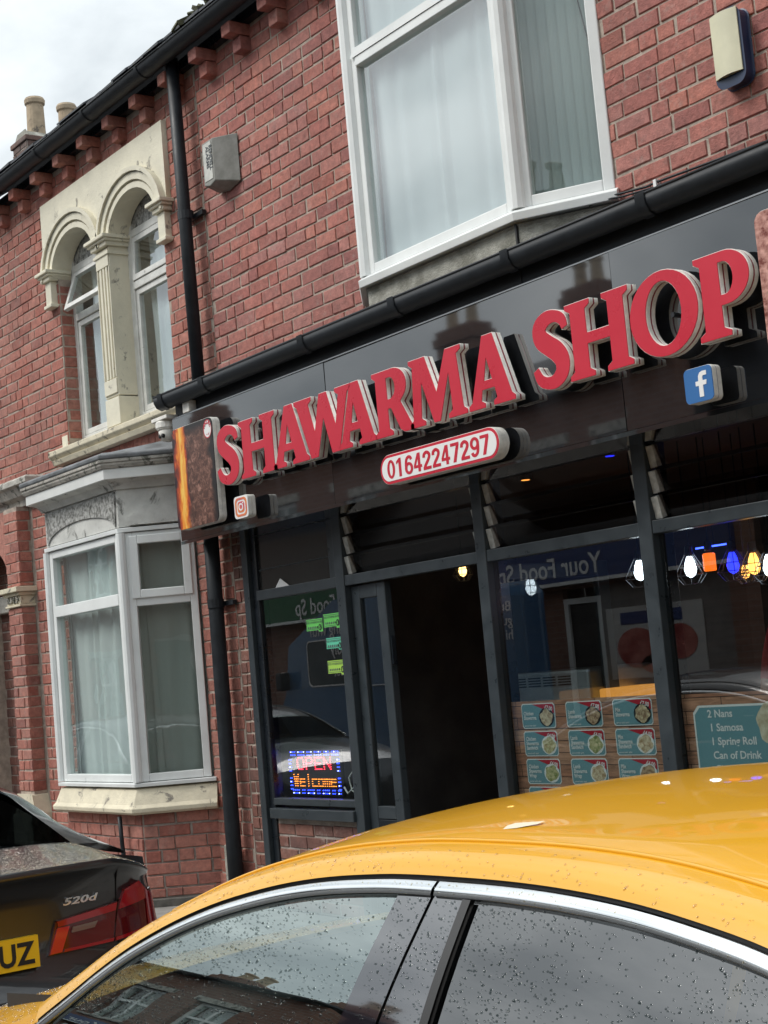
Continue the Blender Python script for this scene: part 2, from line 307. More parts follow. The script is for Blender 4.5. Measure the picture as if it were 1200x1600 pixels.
# ------------------------------------------------------------------ bricks
BV = []
for i in range(6):
    rnd = random.Random(100+i); cx, cz = 0.018, 0.05; j = lambda a: rnd.uniform(-a, a)
    f = [(-0.5+cx+j(.012), 0+j(.10), -0.5+cz+j(.045)), (0.5-cx+j(.012), 0+j(.10), -0.5+cz+j(.045)), (0.5-cx+j(.012), 0+j(.10), 0.5-cz+j(.045)), (-0.5+cx+j(.012), 0+j(.10), 0.5-cz+j(.045))]
    g = [(-0.5, 0.16, -0.5), (0.5, 0.16, -0.5), (0.5, 0.16, 0.5), (-0.5, 0.16, 0.5)]; h = [(a, 1.0, c) for a, b, c in g]
    BV.append((f+g+h, [(0,1,2,3)] + [(k+4, (k+1) % 4+4, (k+1) % 4, k) for k in range(4)] + [(k+8, (k+1) % 4+8, (k+1) % 4+4, k+4) for k in range(4)]))
BMESH = {}
def brick_mesh(i, m):
    if (i, m.name) not in BMESH:
        me = bpy.data.meshes.new('brick'); me.from_pydata(BV[i][0], [], BV[i][1]); me.materials.append(m); me.update(); BMESH[(i, m.name)] = me
    return BMESH[(i, m.name)]
def field(out, parent, p0, p1, z0, z1, course, blen, m, holes=(), proud=0.0065, gap=0.011, seed=1, phase=0.0, header=0.12, depth=0.035, zstart=None):
    M, L = facet(p0, p1); rnd = random.Random(seed); k0 = 0; zb = zstart if zstart is not None else z0
    k = int(math.floor((z0-zb)/course))
    while True:
        a = max(zb + k*course, z0); b = min(zb + (k+1)*course, z1)
        if a >= z1 - 0.02: break
        if b-a > 0.03:
            x = -blen*(0.5 if k % 2 else 0.0) - phase + rnd.uniform(-.02, .02); cuts = []
            while x < L:
                if rnd.random() < header: cuts += [(x, x+blen/2), (x+blen/2, x+blen)]
                else: cuts.append((x, x+blen))
                x += blen + rnd.uniform(-.006, .006)
            zm = (a+b)/2
            for c, d in cuts:
                segs = [(max(c, 0), min(d, L))]
                for h in holes:
                    if h[2] < zm < h[3]:
                        ns = []
                        for s0, s1 in segs:
                            if h[1] <= s0 or h[0] >= s1: ns.append((s0, s1))
                            else:
                                if s0 < h[0]: ns.append((s0, h[0]))
                                if s1 > h[1]: ns.append((h[1], s1))
                        segs = ns
                for s0, s1 in segs:
                    if s1-s0 < 0.035: continue
                    p = M @ Vector(((s0+s1)/2, 0, zm)); yy = -proud + rnd.uniform(-.0025, .0025)
                    rot = rnd.uniform(-.010, .010)
                    X = M @ Matrix.Translation(((s0+s1)/2, yy, zm + rnd.uniform(-.0015, .0015))) @ Matrix.Rotation(rot, 4, 'Y') @ Matrix.Diagonal((s1-s0-gap*rnd.uniform(.55, 1.5), depth, b-a-gap*rnd.uniform(.6, 1.45), 1))
                    out.append((X, rnd.randrange(6), m, parent, p, (s1-s0)*(b-a)))
        k += 1
    return out
def emit_bricks(lst, limit=290):
    sc_ = []
    for i, (X, v, m, par, p, ar) in enumerate(lst):
        u, w, z = proj(p); vis = -15 < u < 1215 and -15 < w < 1500
        sc_.append((0 if vis else 1, -ar/z/z, i))
    sc_.sort(); keep = {i for (nv, a, i) in sc_[:limit] if nv == 0}; rest = {}
    for i, (X, v, m, par, p, ar) in enumerate(lst):
        off = ROOT.get(par.name, Vector())
        if i in keep:
            o = bpy.data.objects.new('brick', brick_mesh(v, m)); COL.objects.link(o); o.parent = par; o.matrix_local = Matrix.Translation(-off) @ X
        else: rest.setdefault((par.name, m.name), [par, m, []])[2].append((X, v))
    for par, m, L in rest.values():
        mb = MB()
        for X, v in L: mb.add(BV[v][0], BV[v][1], X)
        mb.obj('brickwork', m, par, kind='stuff')
# ================================================================== SETTING
g = MB(); g.box(-160, 120, -140, 120, -0.60, -0.134); tag(g.obj('road', ASPH), kind='structure')
pv = MB(); pv.box(-60, 40, -2.12, 0.35, -0.5, -0.024); PAV = tag(pv.obj('pavement', MORTD), kind='structure')
rnd = random.Random(3)
for i in range(46):                                    # paving slabs, as far as they can be told apart
    for k in range(3):
        x = -14.2 + 0.30*i*2 if k % 2 == 0 else -14.5 + 0.60*i
        if x > -3: continue
        s = MB(); s.box(x+.004, x+.596, -2.11+k*.70, -2.11+k*.70+.692, -0.03, rnd.uniform(-.005, .003)); s.obj('paving_slab', PAVE, PAV, bev=0.004)
pk = MB(); pk.box(-60, -14.6, -2.11, 0.0, -0.03, -0.001); pk.box(-2.9, 40, -2.11, 0.0, -0.03, -0.001); pk.obj('paving', PAVE, PAV)
kb = MB(); kb.box(-60, 40, -2.26, -2.124, -0.5, -0.02); KB = tag(kb.obj('kerb', MORTD), kind='structure')
for i in range(22):
    s = MB(); s.box(-18+i*.915, -18+i*.915+.907, -2.265, -2.122, -0.2, 0.0+rnd.uniform(-.003, .003)); s.obj('kerb_stone', KERB, KB, bev=0.012)
po = MB(); po.box(-60, 40, -11.0, -9.55, -0.5, -0.005); tag(po.obj('pavement_opposite', PAVE), kind='structure')
ko = MB(); ko.box(-60, 40, -9.548, -9.40, -0.5, 0.0); tag(ko.obj('kerb_opposite', KERB), kind='structure')
mk = MB()
for i in range(12): mk.box(-44+i*6, -42+i*6, -6.05, -5.95, -0.2, -0.129)
tag(mk.obj('road_markings', mat('road_paint', (0.6, 0.6, 0.57), 0.8, var=0.3, scale=20)), kind='structure')

# ================================================================== HOUSE ON THE LEFT
HX0, HX1 = -14.3, -9.235
HOUSE = thing('terraced_house', (-11.7, 0, 0), 'red brick terraced house with arched cream stone windows left of the shop', 'house')
hb = []
holesH = [(-11.74, -9.86, 3.55, 5.45), (-11.64, -9.72, 0.2, 3.1), (-14.1, -12.98, -0.1, 2.92)]
wm = wallgrid(MB(), HX0, HX1, -0.3, 6.02, 0.0, 0.32, holesH).obj('wall', MORT, HOUSE)
dh = [(h[0]-HX0, h[1]-HX0, h[2], h[3]) for h in holesH] + [(-11.93-HX0, -9.70-HX0, 5.02, 5.72), (-12.99-HX0, -12.6-HX0, -0.2, 3.24), (-14.3-HX0, -12.98-HX0, -.2, 3.3)]
field(hb, wm, (HX0, 0), (HX1, 0), 0.02, 5.93, 0.0905, 0.24, BR_H, dh, seed=11, header=0.22, zstart=0.02)
# reveals of the arched window, brick jambs facing right and left
field(hb, wm, (-11.74, 0.0), (-11.74, 0.16), 3.66, 4.98, 0.0905, 0.24, BR_H, seed=5, zstart=0.02, proud=0.004)
# corbels below the eaves: two stepped bricks each
def corbel(x, parent, m, w=0.105):
    c = MB(); c.box(x-w/2-.004, x+w/2+.004, -0.165, 0.02, 5.862, 5.945); c.box(x-w/2, x+w/2, -0.085, 0.02, 5.760, 5.856)
    return c.obj('corbel', m, parent, bev=0.006)
for i in range(12):
    x = -8.97 - 0.4665*i
    if x < HX1 - .03: corbel(x, HOUSE, BR_H)
ec = MB(); ec.box(HX0, HX1, -0.06, 0.0, 5.948, 6.02); ec.obj('eaves_board', ALUB, HOUSE)
def half_gutter(path, r, m, parent, lip=True):
    a, b = path; mb = MB(); rows = []
    for k in range(11):
        t = math.pi + math.pi*k/10; rows.append([(a[0], a[1]+r*math.cos(t), a[2]+r*math.sin(t)), (b[0], b[1]+r*math.cos(t), b[2]+r*math.sin(t))])
    for k in range(10, -1, -1):
        t = math.pi + math.pi*k/10; q = r-.006; rows.append([(a[0], a[1]+q*math.cos(t), a[2]+q*math.sin(t)), (b[0], b[1]+q*math.cos(t), b[2]+q*math.sin(t))])
    rows.append(rows[0]); mb.grid(rows); mb.tube([(a[0], a[1]-r, a[2]), (b[0], b[1]-r, b[2])], .007, 6)
    return mb.obj('gutter', m, parent, smooth=True)
gut = half_gutter(((HX0, -0.205, 6.035), (HX1, -0.205, 6.035)), 0.075, BLKP, HOUSE)
for i in range(6):
    x = -9.6 - i*.93; u = MB(); rows = []
    for k in range(9):
        t = math.pi + math.pi*k/8; rows.append([(x-.02, -.205+.082*math.cos(t), 6.035+.082*math.sin(t)), (x+.02, -.205+.082*math.cos(t), 6.035+.082*math.sin(t))])
    u.grid(rows); u.obj('gutter_clip', BLKP, gut, smooth=True)
# roof
def roof(parent, x0, x1, y0=-0.2, ze=6.09, yr=3.6, zr=8.7, slates=True):
    r = MB(); r.prism([(y0, ze-.03), (y0, ze), (yr, zr), (7.4, ze), (7.4, ze-.03), (yr, zr-.1)], x0, x1, 'x'); ro = r.obj('roof', SLATE, parent)
    if slates:
        rr = random.Random(int(x0*10)); n = int((x1-x0)/.25); sl_ = (zr-ze)/(yr-y0)
        for i in range(n):
            s = MB(); a = x0 + i*.25; e = rr.uniform(-.02, .015); h = rr.uniform(.006, .022)
            s.add([(a+.003, y0-.03+e, ze-.004+h), (a+.247, y0-.03+e, ze-.004+h), (a+.247, y0+.4, ze+.43*sl_+h), (a+.003, y0+.4, ze+.43*sl_+h),
                   (a+.003, y0-.03+e, ze+.010+h), (a+.247, y0-.03+e, ze+.010+h+rr.uniform(0, .01)), (a+.247, y0+.4, ze+.43*sl_+.012+h), (a+.003, y0+.4, ze+.43*sl_+.012+h)],
                  [(0,3,2,1),(4,5,6,7),(0,1,5,4),(1,2,6,5),(2,3,7,6),(3,0,4,7)]); s.obj('slate', SLATE, ro)
    return ro
roof(HOUSE, HX0, HX1)
# mossy mortar lump and broken tile on the verge line between the two roofs
lm = MB(); rr = random.Random(4)
for i in range(60):
    x = -9.10 + rr.uniform(0, .9); y = -.20 + rr.uniform(0, .22); z = 6.10 + (y+.2)*.8 + rr.uniform(0, .17)*max(.1, 1-abs(x+8.62)/.45)
    s_ = rr.uniform(.025, .07); lm.box(-s_, s_, -s_*.8, s_*.8, -s_*.28, s_*.28, Matrix.Translation((x, y, z)) @ Matrix.Rotation(rr.uniform(-.6, .6), 4, 'X') @ Matrix.Rotation(rr.uniform(-.5, .5), 4, 'Y') @ Matrix.Rotation(rr.uniform(0, 3), 4, 'Z'))
# ---- downpipe
dp = MB(); dp.tube([(-9.345, -0.115, 6.02), (-9.34, -0.108, 4.9), (-9.335, -0.10, 3.3)], 0.047, 14)
DP = dp.obj('downpipe', BLKP, HOUSE, smooth=True)
dq = MB(); dq.tube([(-9.34, -0.095, 3.3), (-9.35, -0.095, 1.9), (-9.36, -0.095, 0.55), (-9.36, -0.095, 0.02)], 0.054, 14); dq.obj('downpipe', BLKP, HOUSE, smooth=True)
for z in (4.86, 2.08, 3.25):
    c = MB(); c.tube([(-9.343, -.098, z-.03), (-9.343, -.098, z+.03)], .059, 14); c.box(-9.43, -9.20, -.045, -.012, z-.018, z+.014); c.obj('pipe_clip', BLKP, DP)
pb = MB(); pb.box(-9.46, -9.42, -0.12, 0.0, 0.0, 0.42); pb.obj('pipe_casing', CONC, HOUSE, bev=.01)
# ---- arched double window
SUR = []
def opening(x0, x1, zs, rise, n=14):       # segmental-arch top, from right spring to left spring
    cx, hw = (x0+x1)/2, (x1-x0)/2
    return [(cx + hw*math.cos(math.pi*k/n), zs + rise*math.sin(math.pi*k/n)) for k in range(n+1)]
OL, OR, ZS, RISE = (-11.74, -10.93), (-10.66, -9.86), 5.03, 0.31
outer = [(-11.92, 5.03), (-11.92, 5.705), (-9.70, 5.705), (-9.70, 5.03)]
poly = outer + opening(OR[0], OR[1], ZS, RISE) + opening(OL[0], OL[1], ZS, RISE)
WS = shape('window_surround', [poly], -0.045, 0.165, CREAM, HOUSE)
for (a, b) in (OL, OR):
    for off_, th, pr in ((0.0, 0.045, 0.062), (0.062, 0.055, 0.075), (0.125, 0.035, 0.095)):
        cx, hw = (a+b)/2, (b-a)/2
        o_ = [(cx + (hw+off_+th)*math.cos(math.pi*k/16), ZS + (RISE+off_+th)*math.sin(math.pi*k/16)) for k in range(17)]
        i_ = [(cx + (hw+off_)*math.cos(math.pi*k/16), ZS + (RISE+off_)*math.sin(math.pi*k/16)) for k in range(17)]
        o_ = [(min(max(p[0], -11.915), -9.705), p[1]) for p in o_]; i_ = [(min(max(p[0], -11.915), -9.705), p[1]) for p in i_]
        shape('arch_moulding', [o_ + i_[::-1]], -pr, pr-.044, CREAM, WS, bev=0.004)
def capital(x0, x1, z, parent, y1=0.12, low=True):
    for a, b, pr, e in ((0.0, 0.035, 0.085, .03), (0.035, 0.055, 0.105, .05), (0.055, 0.085, 0.125, .065)):
        c = MB(); c.box(x0-e, x1+e, -pr, y1, z+a, z+b); c.obj('capital', CREAM, parent, bev=.006)
    if low:
        c = MB(); c.box(x0, x1, -.06, y1, z-.20, z-.001); c.obj('impost', CREAM, parent, bev=.006)
        c = MB(); c.box(x0-.02, x1+.02, -.075, y1, z-.225, z-.195); c.obj('impost_base', CREAM, parent, bev=.006)
capital(-11.885, -11.775, 5.02, WS, 0.11); capital(-9.835, -9.725, 5.02, WS, 0.0)
# central fluted pilaster
px0, px1 = -10.915, -10.675
c = MB(); c.box(px0, px1, -0.055, 0.16, 3.60, 3.82); c.box(px0+.004, px1-.004, -0.048, 0.158, 3.83, 5.02)
PIL = c.obj('pilaster', CREAM, HOUSE, bev=.004)
for k in range(5):                                     # ribs standing between three sunk flutes
    x = px0 + .018 + k*.051
    r = MB(); r.box(x, x + (.026 if 0 < k < 4 else .014), -0.060, -0.047, 3.97, 4.86); r.obj('flute_rib', CREAM, PIL, bev=.003)
for z0, z1 in ((3.85, 3.965), (4.865, 5.0)):
    r = MB(); r.box(px0+.012, px1-.012, -.0602, -.047, z0, z1); r.obj('flute_stop', CREAM, PIL, bev=.003)
capital(px0+.01, px1-.01, 5.02, PIL, 0.16, low=False)
r = MB(); r.box(px0-.012, px1+.012, -.07, .15, 4.955, 4.98); r.obj('astragal', CREAM, PIL, bev=.004)
s = MB(); s.prism([(-.11, 3.535), (-.11, 3.575), (.17, 3.640), (.17, 3.50), (-.075, 3.50)], -11.93, -9.68, 'x'); SI = s.obj('stone_sill', CREAMP, HOUSE, bev=.006)
s = MB(); s.prism([(-.078, 3.455), (-.095, 3.498), (0, 3.498), (0, 3.455)], -11.90, -9.71, 'x'); s.obj('sill_moulding', CREAMP, SI, bev=.004)
s = MB(); s.box(-11.86, -11.75, -.012, .02, 3.60, 3.70); s.obj('jamb_foot', CREAM, SI, bev=.004)
def curtain(name, x0, x1, z0, z1, y, m, parent, amp=.018, waves=7, M=None, seed=0, gather=0.0):
    rr = random.Random(seed); n = waves*8; ph = [rr.uniform(-.5, .5) for _ in range(waves+2)]; rows = []
    for r_ in range(5):
        t = r_/4; z = z0 + (z1-z0)*t; row = []
        for k in range(n+1):
            s_ = k/n; w = s_*waves; a = ph[int(w)]*(1-w % 1) + ph[int(w)+1]*(w % 1)
            xx = x0 + (x1-x0)*(s_ + gather*(1-t)*(0.5-s_)*0.15)
            row.append((xx + .014*math.sin(9*s_+3*t), y + amp*math.sin(2*math.pi*w + a*5 + .8*a*t)*(1+1.3*a) + .006*math.sin(4*t+2.3*w) + .4*amp*math.sin(13.7*s_*waves/3+seed), z))
        rows.append(row)
    mb = MB(M); mb.grid(rows); return mb.obj(name, m, parent, smooth=True)
def bar_frame(mb, x0, x1, z0, z1, t, y0, y1, M=None):
    mb.box(x0, x0+t, y0, y1, z0, z1, M); mb.box(x1-t, x1, y0, y1, z0, z1, M); mb.box(x0+t, x1-t, y0, y1, z0, z0+t, M); mb.box(x0+t, x1-t, y0, y1, z1-t, z1, M); return mb
def pane(x0, x1, z0, z1, y, parent, m=None, M=None, name='pane', th=.004):
    mb = MB(M); mb.box(x0, x1, y, y+th, z0, z1); return mb.obj(name, m or G_UP, parent)
for wi, ((a, b), tilt) in enumerate(((OL, 0.34), (OR, 0.05))):
    f = MB(); f.box(a-.03, a+.05, .115, .19, 3.60, 5.36); f.box(b-.05, b+.03, .115, .19, 3.60, 5.36); f.box(a+.05, b-.05, .115, .19, 3.60, 3.68)
    f.box(a+.05, b-.05, .11, .19, 4.66, 4.72); f.box(a+.05, b-.05, .12, .19, 5.08, 5.14)
    WF = f.obj('window', TIMB, HOUSE, bev=.004)
    t = MB(); t.box(a+.05, b-.05, .13, .16, 5.14, 5.36); t.obj('tympanum', PEEL, WF)
    s = MB(); bar_frame(s, a+.055, b-.055, 3.685, 4.655, .045, .125, .17); s.obj('casement', TIMB, WF, bev=.004); pane(a+.10, b-.10, 3.73, 4.61, .145, WF, G_SKY)
    T = Matrix.Translation((0, .13, 5.075)) @ Matrix.Rotation(-tilt, 4, 'X') @ Matrix.Translation((0, -.13, -5.075))   # top light hung open
    s = MB(T); bar_frame(s, a+.055, b-.055, 4.725, 5.075, .045, .118, .155); s.obj('top_light', TIMB, WF, bev=.004); pane(a+.10, b-.10, 4.77, 5.03, .135, WF, G_SKY, M=T)
    curtain('curtain', a+.13, b-.02, 3.62, 4.70, .22, NET, WF, waves=4, seed=wi+2, amp=.008)
    curtain('curtain', a+.14, b-.02, 4.72, 5.20, .22, NET, WF, waves=4, seed=wi+6, amp=.008)
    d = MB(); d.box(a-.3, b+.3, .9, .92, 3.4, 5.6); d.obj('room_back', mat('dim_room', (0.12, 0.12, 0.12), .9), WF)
# ---- ground floor bay
BAY = [(-11.67, 0), (-11.32, -.45), (-10.04, -.45), (-9.69, 0)]
bb = MB(); pin = offset(BAY, -0.03); bb.grid([[(p[0], p[1], -.2) for p in pin], [(p[0], p[1], .68) for p in pin]]); BW = bb.obj('bay_window', MORTD, HOUSE)
for i in range(3): field(hb, BW, pin[i], pin[i+1], 0.06, .665, 0.088, 0.235, BR_H, seed=20+i, proud=.012, header=.25, zstart=.04)
s = MB(); s.sweep(offset(BAY, .0), [(-.05, -.2), (.012, -.2), (.008, .055), (-.05, .06)]); s.obj('plinth', mat('sooty_plinth', (.10, .095, .085), .95, var=.4, scale=12, bump=.8), BW, bev=.006)
s = MB(); s.sweep(BAY, [(-.06, .66), (.045, .655), (.075, .672), (.078, .70), (.055, .725), (.012, .83), (-.06, .845)]); s.obj('bay_sill', CREAMP, BW, bev=.004)
s = MB(); s.sweep(BAY, [(-.05, .847), (.030, .847), (.032, .873), (-.05, .878)]); s.obj('sill_board', UPVC, BW, bev=.003)
for i in range(3):
    M, L = facet(BAY[i], BAY[i+1]); q = MB(M); e = .035
    bar_frame(q, e, L-e, .88, 2.665, .055, 0.0, .07)
    if i == 1: q.box(e+.055, L-e-.055, -.004, .07, 2.150, 2.235)
    else: q.box(e+.055, L-e-.055, .002, .07, 2.13, 2.19)
    FR = q.obj('bay_frame', UPVC, BW, bev=.005)
    if i == 1:
        pane(e+.06, L-e-.06, .935, 2.15, .03, FR, M=M); pane(e+.06, L-e-.06, 2.235, 2.61, .03, FR, M=M)
    else:
        pane(e+.06, L-e-.06, .935, 2.13, .03, FR, M=M)
        s = MB(M); bar_frame(s, e+.03, L-e-.03, 2.185, 2.64, .062, -.016, .03); s.obj('fanlight', UPVC, FR, bev=.006); pane(e+.09, L-e-.09, 2.245, 2.58, .01, FR, M=M)
    curtain('curtain', .02, L-.02, .9, 2.64, .13, NETG if i == 2 else NET, FR, waves=7 if i == 1 else 4, M=M, seed=40+i, amp=.013)
    if i == 1:
        for x_, w_ in ((.36, .10), (1.0, .14)): curtain('curtain', x_, x_+w_*2.2, .9, 2.64, .19, NETG, FR, waves=3, M=M, seed=60)
for k in (1, 2):                                       # corner posts with reeded faces
    c = MB(); p = offset(BAY, .012)[k]
    c.tube([(p[0], p[1]+.015, .88), (p[0], p[1]+.015, 2.665)], .034, 10); c.obj('corner_post', UPVC, BW)
s = MB(); s.sweep(BAY, [(-.05, 2.67), (.02, 2.67), (.022, 2.70), (-.05, 2.71)]); s.obj('head_trim', UPVC, BW, bev=.003)
fz = MB(); fz.sweep(BAY, [(-.06, 2.71), (.0, 2.71), (.0, 2.985), (-.06, 2.985)]); fz.obj('frieze', DIRTW, BW)
for i in (1, 2):                                       # raised segmental panels on the frieze
    M, L = facet(BAY[i], BAY[i+1])
    if i == 1:
        top = arc(L/2, 2.715, L*.46, .13, 0, 180, 18); up = [(.03, 2.972), (L-.03, 2.972)]
        shape('spandrel', [[(L*.04-.01, 2.715)] + [(.02, 2.972), (L-.02, 2.972), (L*.96+.01, 2.715)] + top[1:-1]], -.012, .014, PEEL, BW, M=M)
    else:
        sc_pts = []
        for k in range(9): a_ = 180-22.5*k; rr_ = 1.0 + (.10 if k % 2 else 0); sc_pts.append((L/2 + L*.36*rr_*math.cos(R_(a_)), 2.716 + .135*rr_*math.sin(R_(a_))))
        shape('shell_panel', [sc_pts], -.030, .032, DIRTW, BW, M=M, bev=.003)
cv = MB(); cv.sweep(BAY, [(-.05, 2.985), (.02, 2.985), (.03, 3.0), (.055, 3.03), (.10, 3.05), (-.05, 3.05)]); cv.obj('cornice_cove', DIRTW, BW)
s = MB(); s.sweep(BAY, [(-.05, 3.05), (.125, 3.05), (.125, 3.125), (-.05, 3.125)]); s.obj('bay_fascia', mat('white_gloss_board', (0.68, 0.69, 0.67), .45, var=.06, scale=5, dirt=((.3, .28, .24), 13, .68)), BW, bev=.003)
s = MB(); s.sweep(BAY, [(-.05, 3.126), (.135, 3.126), (.15, 3.15), (.15, 3.165), (.16, 3.168), (.16, 3.19), (-.05, 3.20)]); s.obj('cornice_lip', STONE, BW, bev=.004)
s = MB(); s.sweep(BAY, [(-.05, 3.20), (.165, 3.191), (.17, 3.225), (.12, 3.245), (-.05, 3.26)]); s.obj('lead_edge', LEAD, BW, bev=.01)
pr = offset(BAY, .10); pi_ = [(-11.45, -.0), (-11.1, -.0), (-10.25, -.0), (-9.85, -.0)]
s = MB(); s.grid([[(p[0], p[1], 3.243) for p in pr], [(p[0], p[1]-.012, 3.345) for p in pi_]]); s.obj('bay_roof', LEAD, BW)
s = MB(); s.tube([(-10.28, -.49, .64), (-10.285, -.482, .45), (-10.27, -.48, .30), (-10.24, -.475, .15)], .016, 8); s.obj('waste_pipe', BLKP, BW, smooth=True)
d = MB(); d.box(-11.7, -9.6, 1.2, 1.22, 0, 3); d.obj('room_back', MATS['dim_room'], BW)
# ---- door pier, capital, recess and door cornice
p = MB(); p.box(-12.955, -12.665, -.12, 0.0, -.2, 3.22); PR = p.obj('pier', MORT, HOUSE)
field(hb, PR, (-12.965, -.12), (-12.655, -.12), .72, 2.34, .0905, .24, BR_H, seed=31, header=.3, zstart=.02); field(hb, PR, (-12.965, -.12), (-12.655, -.12), 2.52, 3.2, .0905, .24, BR_H, seed=32, zstart=.02)
field(hb, PR, (-12.665, -.12), (-12.665, 0.0), .72, 2.34, .0905, .24, BR_H, seed=33, zstart=.02, header=0); field(hb, PR, (-12.665, -.12), (-12.665, 0.0), 2.52, 3.2, .0905, .24, BR_H, seed=34, zstart=.02, header=0)
c = MB(); c.box(-13.02, -12.60, -.185, .01, -.2, .55); c.prism([(-13.02, .55), (-12.60, .55), (-12.655, .72), (-12.965, .72)], -.15, .008); c.obj('pier_base', CREAMP, PR, bev=.008)
for a, b, e in ((2.345, 2.365, .02), (2.367, 2.44, .006), (2.442, 2.47, .03), (2.472, 2.515, .065)):
    c = MB(); c.box(-12.955-e, -12.665+e, -.13-e, .005, a, b); c.obj('pier_capital', CREAMP, PR, bev=.005)
rr = random.Random(8)
for k in range(4):                                     # carved foliage on the capital
    x = -12.90 + k*.062; q = MB()
    for j in range(5): q.lathe([(.002, -.012), (.013, -.006), (.012, .004), (.003, .008)], (x + rr.uniform(-.018, .018), -.142, 2.405 + rr.uniform(-.024, .024)), 6, 'y')
    q.obj('carved_leaf', STONE, PR)
c = MB(); c.sweep([(-14.3, -.02), (-12.44, -.02), (-12.44, .0)], [(-.0, 3.22), (.04, 3.22), (.05, 3.27), (.10, 3.30), (.14, 3.37), (.17, 3.385), (.17, 3.43), (.14, 3.45), (0, 3.47)]); c.obj('door_cornice', STONE, HOUSE, bev=.004)
shape('door_arch', [[(-14.05, 2.5)] + [(-14.05, 3.215), (-12.96, 3.215), (-12.96, 2.60)] + [(-13.51 + .53*math.cos(R_(a_)), 2.60 + .34*math.sin(R_(a_))) for a_ in range(8, 176, 12)]], -.10, .10, BR_H, HOUSE)
rw = MB(); rw.box(-14.2, -12.90, .27, .32, -.2, 3.1); RW = rw.obj('porch_wall', MORTD, HOUSE)
field(hb, RW, (-14.2, .27), (-12.92, .27), .1, 3.0, .0905, .24, BR_D, seed=36, zstart=.02)  # darker brick than the facade: the recess's shade is put into the colour
c = MB(); c.box(-14.2, -12.95, .18, .265, 2.36, 2.52); c.obj('porch_band', STONE, RW, bev=.01)
c = MB(); c.box(-13.02, -12.985, .02, .08, .1, 2.36); c.obj('door_frame', TIMB, HOUSE, bev=.004)
pc = MB(); pc.box(-14.2, -12.9, .1, .26, 3.0, 3.1); pc.obj('porch_ceiling', TIMB, HOUSE)
fl = MB(); fl.box(-14.1, -12.98, .004, .26, -.3, .12); fl.obj('doorstep', STONE, HOUSE)
emit_bricks(hb)
lm.obj('moss_and_mortar', mat('moss', (0.10, 0.10, 0.06), .95, var=.4, scale=20, bump=.8), HOUSE)
# ================================================================== SHOP BUILDING
SX0, SX1 = -9.23, -3.2
SHOP = thing('shop_building', (-6.3, 0, 0), 'red brick shop with black signboard, dark glazed front and white upstairs bay', 'shop')
sb = []
holesS = [(-7.42, -5.24, 3.62, 5.75), (-9.075, -3.3, -.1, 3.30)]
sw = wallgrid(MB(), SX0, SX1, -0.3, 6.02, 0.003, 0.32, holesS).obj('wall', MORT, SHOP)
dh = [(h[0]-SX0, h[1]-SX0, h[2], h[3]) for h in holesS]
field(sb, sw, (SX0, .003), (SX1, .003), 3.30, 5.93, 0.0905, 0.24, BR_S, dh, seed=51, header=0.13, zstart=.045, phase=.07)
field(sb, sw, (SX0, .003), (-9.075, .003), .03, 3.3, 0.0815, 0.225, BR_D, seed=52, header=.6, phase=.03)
emit_bricks(sb)
for i in range(12):
    x = -8.97 + 0.4665*i
    if x < SX1: corbel(x, SHOP, BR_S)
ec = MB(); ec.box(SX0, SX1, -0.06, 0.0, 5.948, 6.02); ec.obj('eaves_board', ALUB, SHOP)
gs = half_gutter(((HX1+.002, -0.205, 6.035), (SX1, -0.205, 6.035)), 0.0745, BLKP, SHOP)
roof(SHOP, SX0, SX1)
# ---- upstairs canted bay
UB = [(-7.36, 0), (-7.02, -.26), (-5.68, -.26), (-5.21, 0)]
ap = MB(); ap.sweep(UB, [(-.12, 3.30), (.01, 3.30), (.0, 3.70), (.012, 3.715), (-.12, 3.72)]); UA = ap.obj('upper_bay_window', CONC, SHOP, bev=.004)
jt = MB(); jt.box(-5.70, -5.688, -.275, -.255, 3.3, 3.715); jt.obj('apron_joint', BLK, UA)
s = MB(); s.sweep(UB, [(-.06, 3.722), (.045, 3.722), (.052, 3.765), (.02, 3.785), (-.06, 3.79)]); s.obj('sill_board', UPVC, UA, bev=.004)
for i in range(3):
    M, L = facet(UB[i], UB[i+1]); q = MB(M); e = .02
    bar_frame(q, e, L-e, 3.79, 5.70, .06, 0, .08); FR = q.obj('bay_frame', UPVC, UA, bev=.006)
    if i == 1:
        q = MB(M); q.box(e+.06, L-e-.06, -.008, .08, 5.03, 5.085); q.prism([(e+.03, 5.088), (L-e-.03, 5.088), (L-e-.06, 5.13), (e+.06, 5.13)], -.014, .07); q.obj('transom', UPVC, FR, bev=.004)
        pane(e+.06, L-e-.06, 3.85, 5.03, .03, FR, G_SKY, M=M); pane(e+.06, L-e-.06, 5.13, 5.64, .03, FR, G_SKY, M=M)
        curtain('curtain', .06, L-.06, 3.82, 5.68, .10, NET, FR, waves=7, M=M, seed=70, amp=.009)
    else:
        pane(e+.06, L-e-.06, 3.85, 5.64, .03, FR, M=M)
        for k in range(7):                             # vertical blind slats
            x = .10 + k*(L-.2)/6.3; v = MB(M @ Matrix.Translation((x, .11, 0)) @ Matrix.Rotation(.30, 4, 'Z')); v.box(-.036, .036, -.001, .001, 3.83, 5.66); v.obj('blind_slat', BLIND, FR)
        c = MB(M); c.tube([(L-.15, .085, 5.2), (L-.145, .085, 4.9), (L-.10, .085, 4.6), (L-.095, .085, 4.3), (L-.09, .085, 3.9)], .004, 5); c.obj('blind_cord', BLKP, FR)
for k in (1, 2):
    p = offset(UB, .014)[k]; c = MB(); c.tube([(p[0], p[1]+.02, 3.79), (p[0], p[1]+.02, 5.70)], .042, 10); c.obj('corner_post', UPVC, UA)
s = MB(); s.sweep(UB, [(-.06, 5.70), (.06, 5.70), (.07, 5.80), (-.06, 5.85)]); s.obj('bay_head', UPVC, UA)
